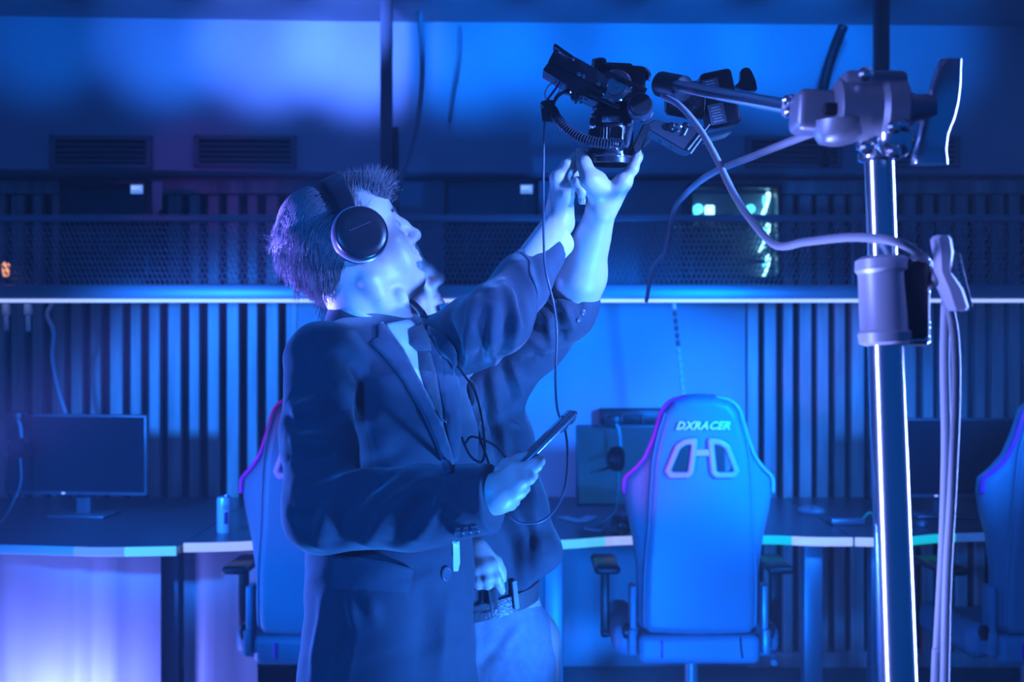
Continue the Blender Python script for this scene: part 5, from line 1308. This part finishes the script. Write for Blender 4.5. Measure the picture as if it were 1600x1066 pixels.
# jeans, belt
s = Sdf(.005); BEL = at(744, 938, 2.56)
s.ecap(HI2+Vector((0, 0, -.03)), BEL+Vector((0, 0, .005)), (.132, .118), (.116, .098), L2, k=.03)
for q, an in zip((-1, 1), ft2):
    hip = HI2+L2*(q*.07); kn = Vector((hip.x, hip.y, .5))+L2*(q*.02); s.chain([hip, kn, an+Vector((0, 0, -.03))], [.085, .075, .072], k=.04)
V, F = s.mesh(); Jn = Surf(V, F)
for px, wd, am in [([(742, 962), (744, 1010), (742, 1060)], .008, .004), ([(790, 990), (770, 1020), (748, 1040)], .012, -.006), ([(812, 980), (790, 1006), (765, 1010)], .012, .005), ([(800, 1010), (810, 1040), (815, 1066)], .014, -.004)]: Jn.crease(px, wd, am)
Jn.redo(); np_mesh('jeans', Jn.V, Jn.F, m_jean, p2)
for an in ft2: ground_shoe(an.x+F2.x*.02, an.y+F2.y*.02, F2, 'shoe', p2)
bb = MB(); n = 48; rs = []
for i in range(n):
    a = 2*PI*i/n; e = L2*(math.cos(a)*.121)+F2*(math.sin(a)*.103); u = e.normalized(); z = .012*math.sin(a)*0
    rs.append([BEL+e+u*ro+Vector((0, 0, hz+.022*math.cos(a))) for ro, hz in ((.001, -.017), (.006, -.017), (.007, 0), (.006, .017), (.001, .017))])
rs.append(rs[0]); bb.rings(rs, True, False); belt = bb.build('belt', m_lthr, p2, 50)
bc = at(749, 939, 2.56-.118)
fr = MB()
for dx, dz, w__, h__ in ((-.021, 0, .005, .044), (.021, 0, .005, .044), (0, .021, .044, .005), (0, -.021, .044, .005)): fr.box(bc+rot('Y', -8) @ Vector((dx, -.004, dz)), (w__, .006, h__), rot('Y', -8), .0018)
fr.build('buckle', mat('buckle_chrome', (.75, .77, .82), .18, metal=1), belt)
MB().box(bc+Vector((.030, .002, .005)), (.011, .010, .044), rot('Y', -8), .002).build('belt_keeper', m_lthr, belt)
for px in (805,):
    MB().box(at(px, 930, 2.475), (.012, .006, .055), rot('Y', -6) @ rot('Z', 40), .002).build('belt_loop', m_jean, p2)
# shirt: torso and rolled sleeve
s = Sdf(.004)
s.ecap(at(728, 905, 2.56), at(720, 700, 2.56), (.135, .115), (.135, .118), L2, k=.03); s.ecap(at(720, 700, 2.56), at(712, 610, 2.56), (.135, .118), (.13, .105), L2, k=.04); s.ecap(at(710, 610, 2.56), NB2-Vector((0, 0, .05)), (.125, .1), (.075, .07), L2, k=.04)
s.cap(NB2-Vector((0, 0, .02)), S2L, .05, .062, k=.04); s.cap(NB2-Vector((0, 0, .02)), S2R, .05, .058, k=.04)
s.chain([S2R, E2R, W2R*.8+E2R*.2], [.062, .055, .045], k=.03)
SL = S2L*.12+E2*.88; s.chain([S2L, S2L*.5+E2*.5, SL], [.068, .060, .054], k=.04, kj=.03)
ra = (E2-S2L).normalized(); rollc = at(884, 488, 2.42)
s.chain([at(846, 512, 2.44), rollc, at(897, 470, 2.41)], [.046, .053, .050], k=.015)
s.chain([at(790, 690, 2.52), at(818, 790, 2.50), at(842, 862, 2.50), at(822, 905, 2.50)], [.05, .042, .040, .014], k=.04, kj=.03)
s.box(at(898, 452, 2.40)+Vector((.012, 0, .045)), (.07, .08, .05), 0, rot('Y', -18), k=.004, op='s')
V, F = s.mesh(); V = relax(V, F, 2); T2 = Surf(V, F)
for px, wd, am in [([(838, 470), (858, 500), (862, 540)], .008, .007), ([(850, 462), (872, 492), (880, 530)], .007, -.007), ([(862, 455), (884, 482), (896, 512)], .007, .006), ([(874, 452), (900, 472), (912, 482)], .006, -.006),
                   ([(835, 505), (870, 520), (900, 512)], .007, -.006), ([(826, 530), (850, 545), (872, 540)], .008, .006), ([(822, 560), (838, 556), (852, 560)], .008, -.006),
                   ([(800, 570), (812, 600), (818, 640)], .010, .008), ([(786, 575), (800, 620), (806, 700)], .011, -.010), ([(770, 590), (778, 640), (790, 700), (800, 735)], .011, .009),
                   ([(756, 600), (762, 660), (780, 720)], .011, -.009), ([(745, 610), (750, 660), (770, 700)], .010, .007), ([(800, 735), (790, 700), (772, 668)], .010, -.008), ([(825, 740), (835, 790), (845, 850)], .012, .006),
                   ([(808, 790), (830, 840), (828, 900)], .010, -.007), ([(830, 815), (850, 830), (870, 838)], .008, -.003), ([(790, 640), (800, 660), (815, 668)], .007, .006)]: T2.crease(px, wd, am)
T2.redo(); np_mesh('shirt', T2.V, T2.F, m_dshirt, p2)
# open shirt front: a pale undershirt strip and the placket edge, buttons on the sleeve tab
rl = MB(); R_ = at(893, 462, 2.405); ax_ = (W2-E2).normalized()
rl.lathe([(-.012, .044), (-.008, .052), (.004, .053), (.010, .049), (.006, .041)], R_, R_+ax_, 36); rl.build('rolled_cuff', m_dshirt, p2, 180)
for px, py in ((911, 488), (904, 500)):
    h, n = T2.hit(px, py); MB().lathe([(0, .005), (.002, .005), (.003, .003)], h, h+n, 14).build('button', mat('button_horn', (.10, .11, .14), .25), p2)
T2.patch([(732, 590), (744, 600), (758, 660), (772, 720), (780, 740), (770, 742), (756, 700), (742, 650)], .003, .003, bulge=.002).build('placket', mat('dark_shirt_edge', (.075, .082, .10), .7, sheen=.3), p2)
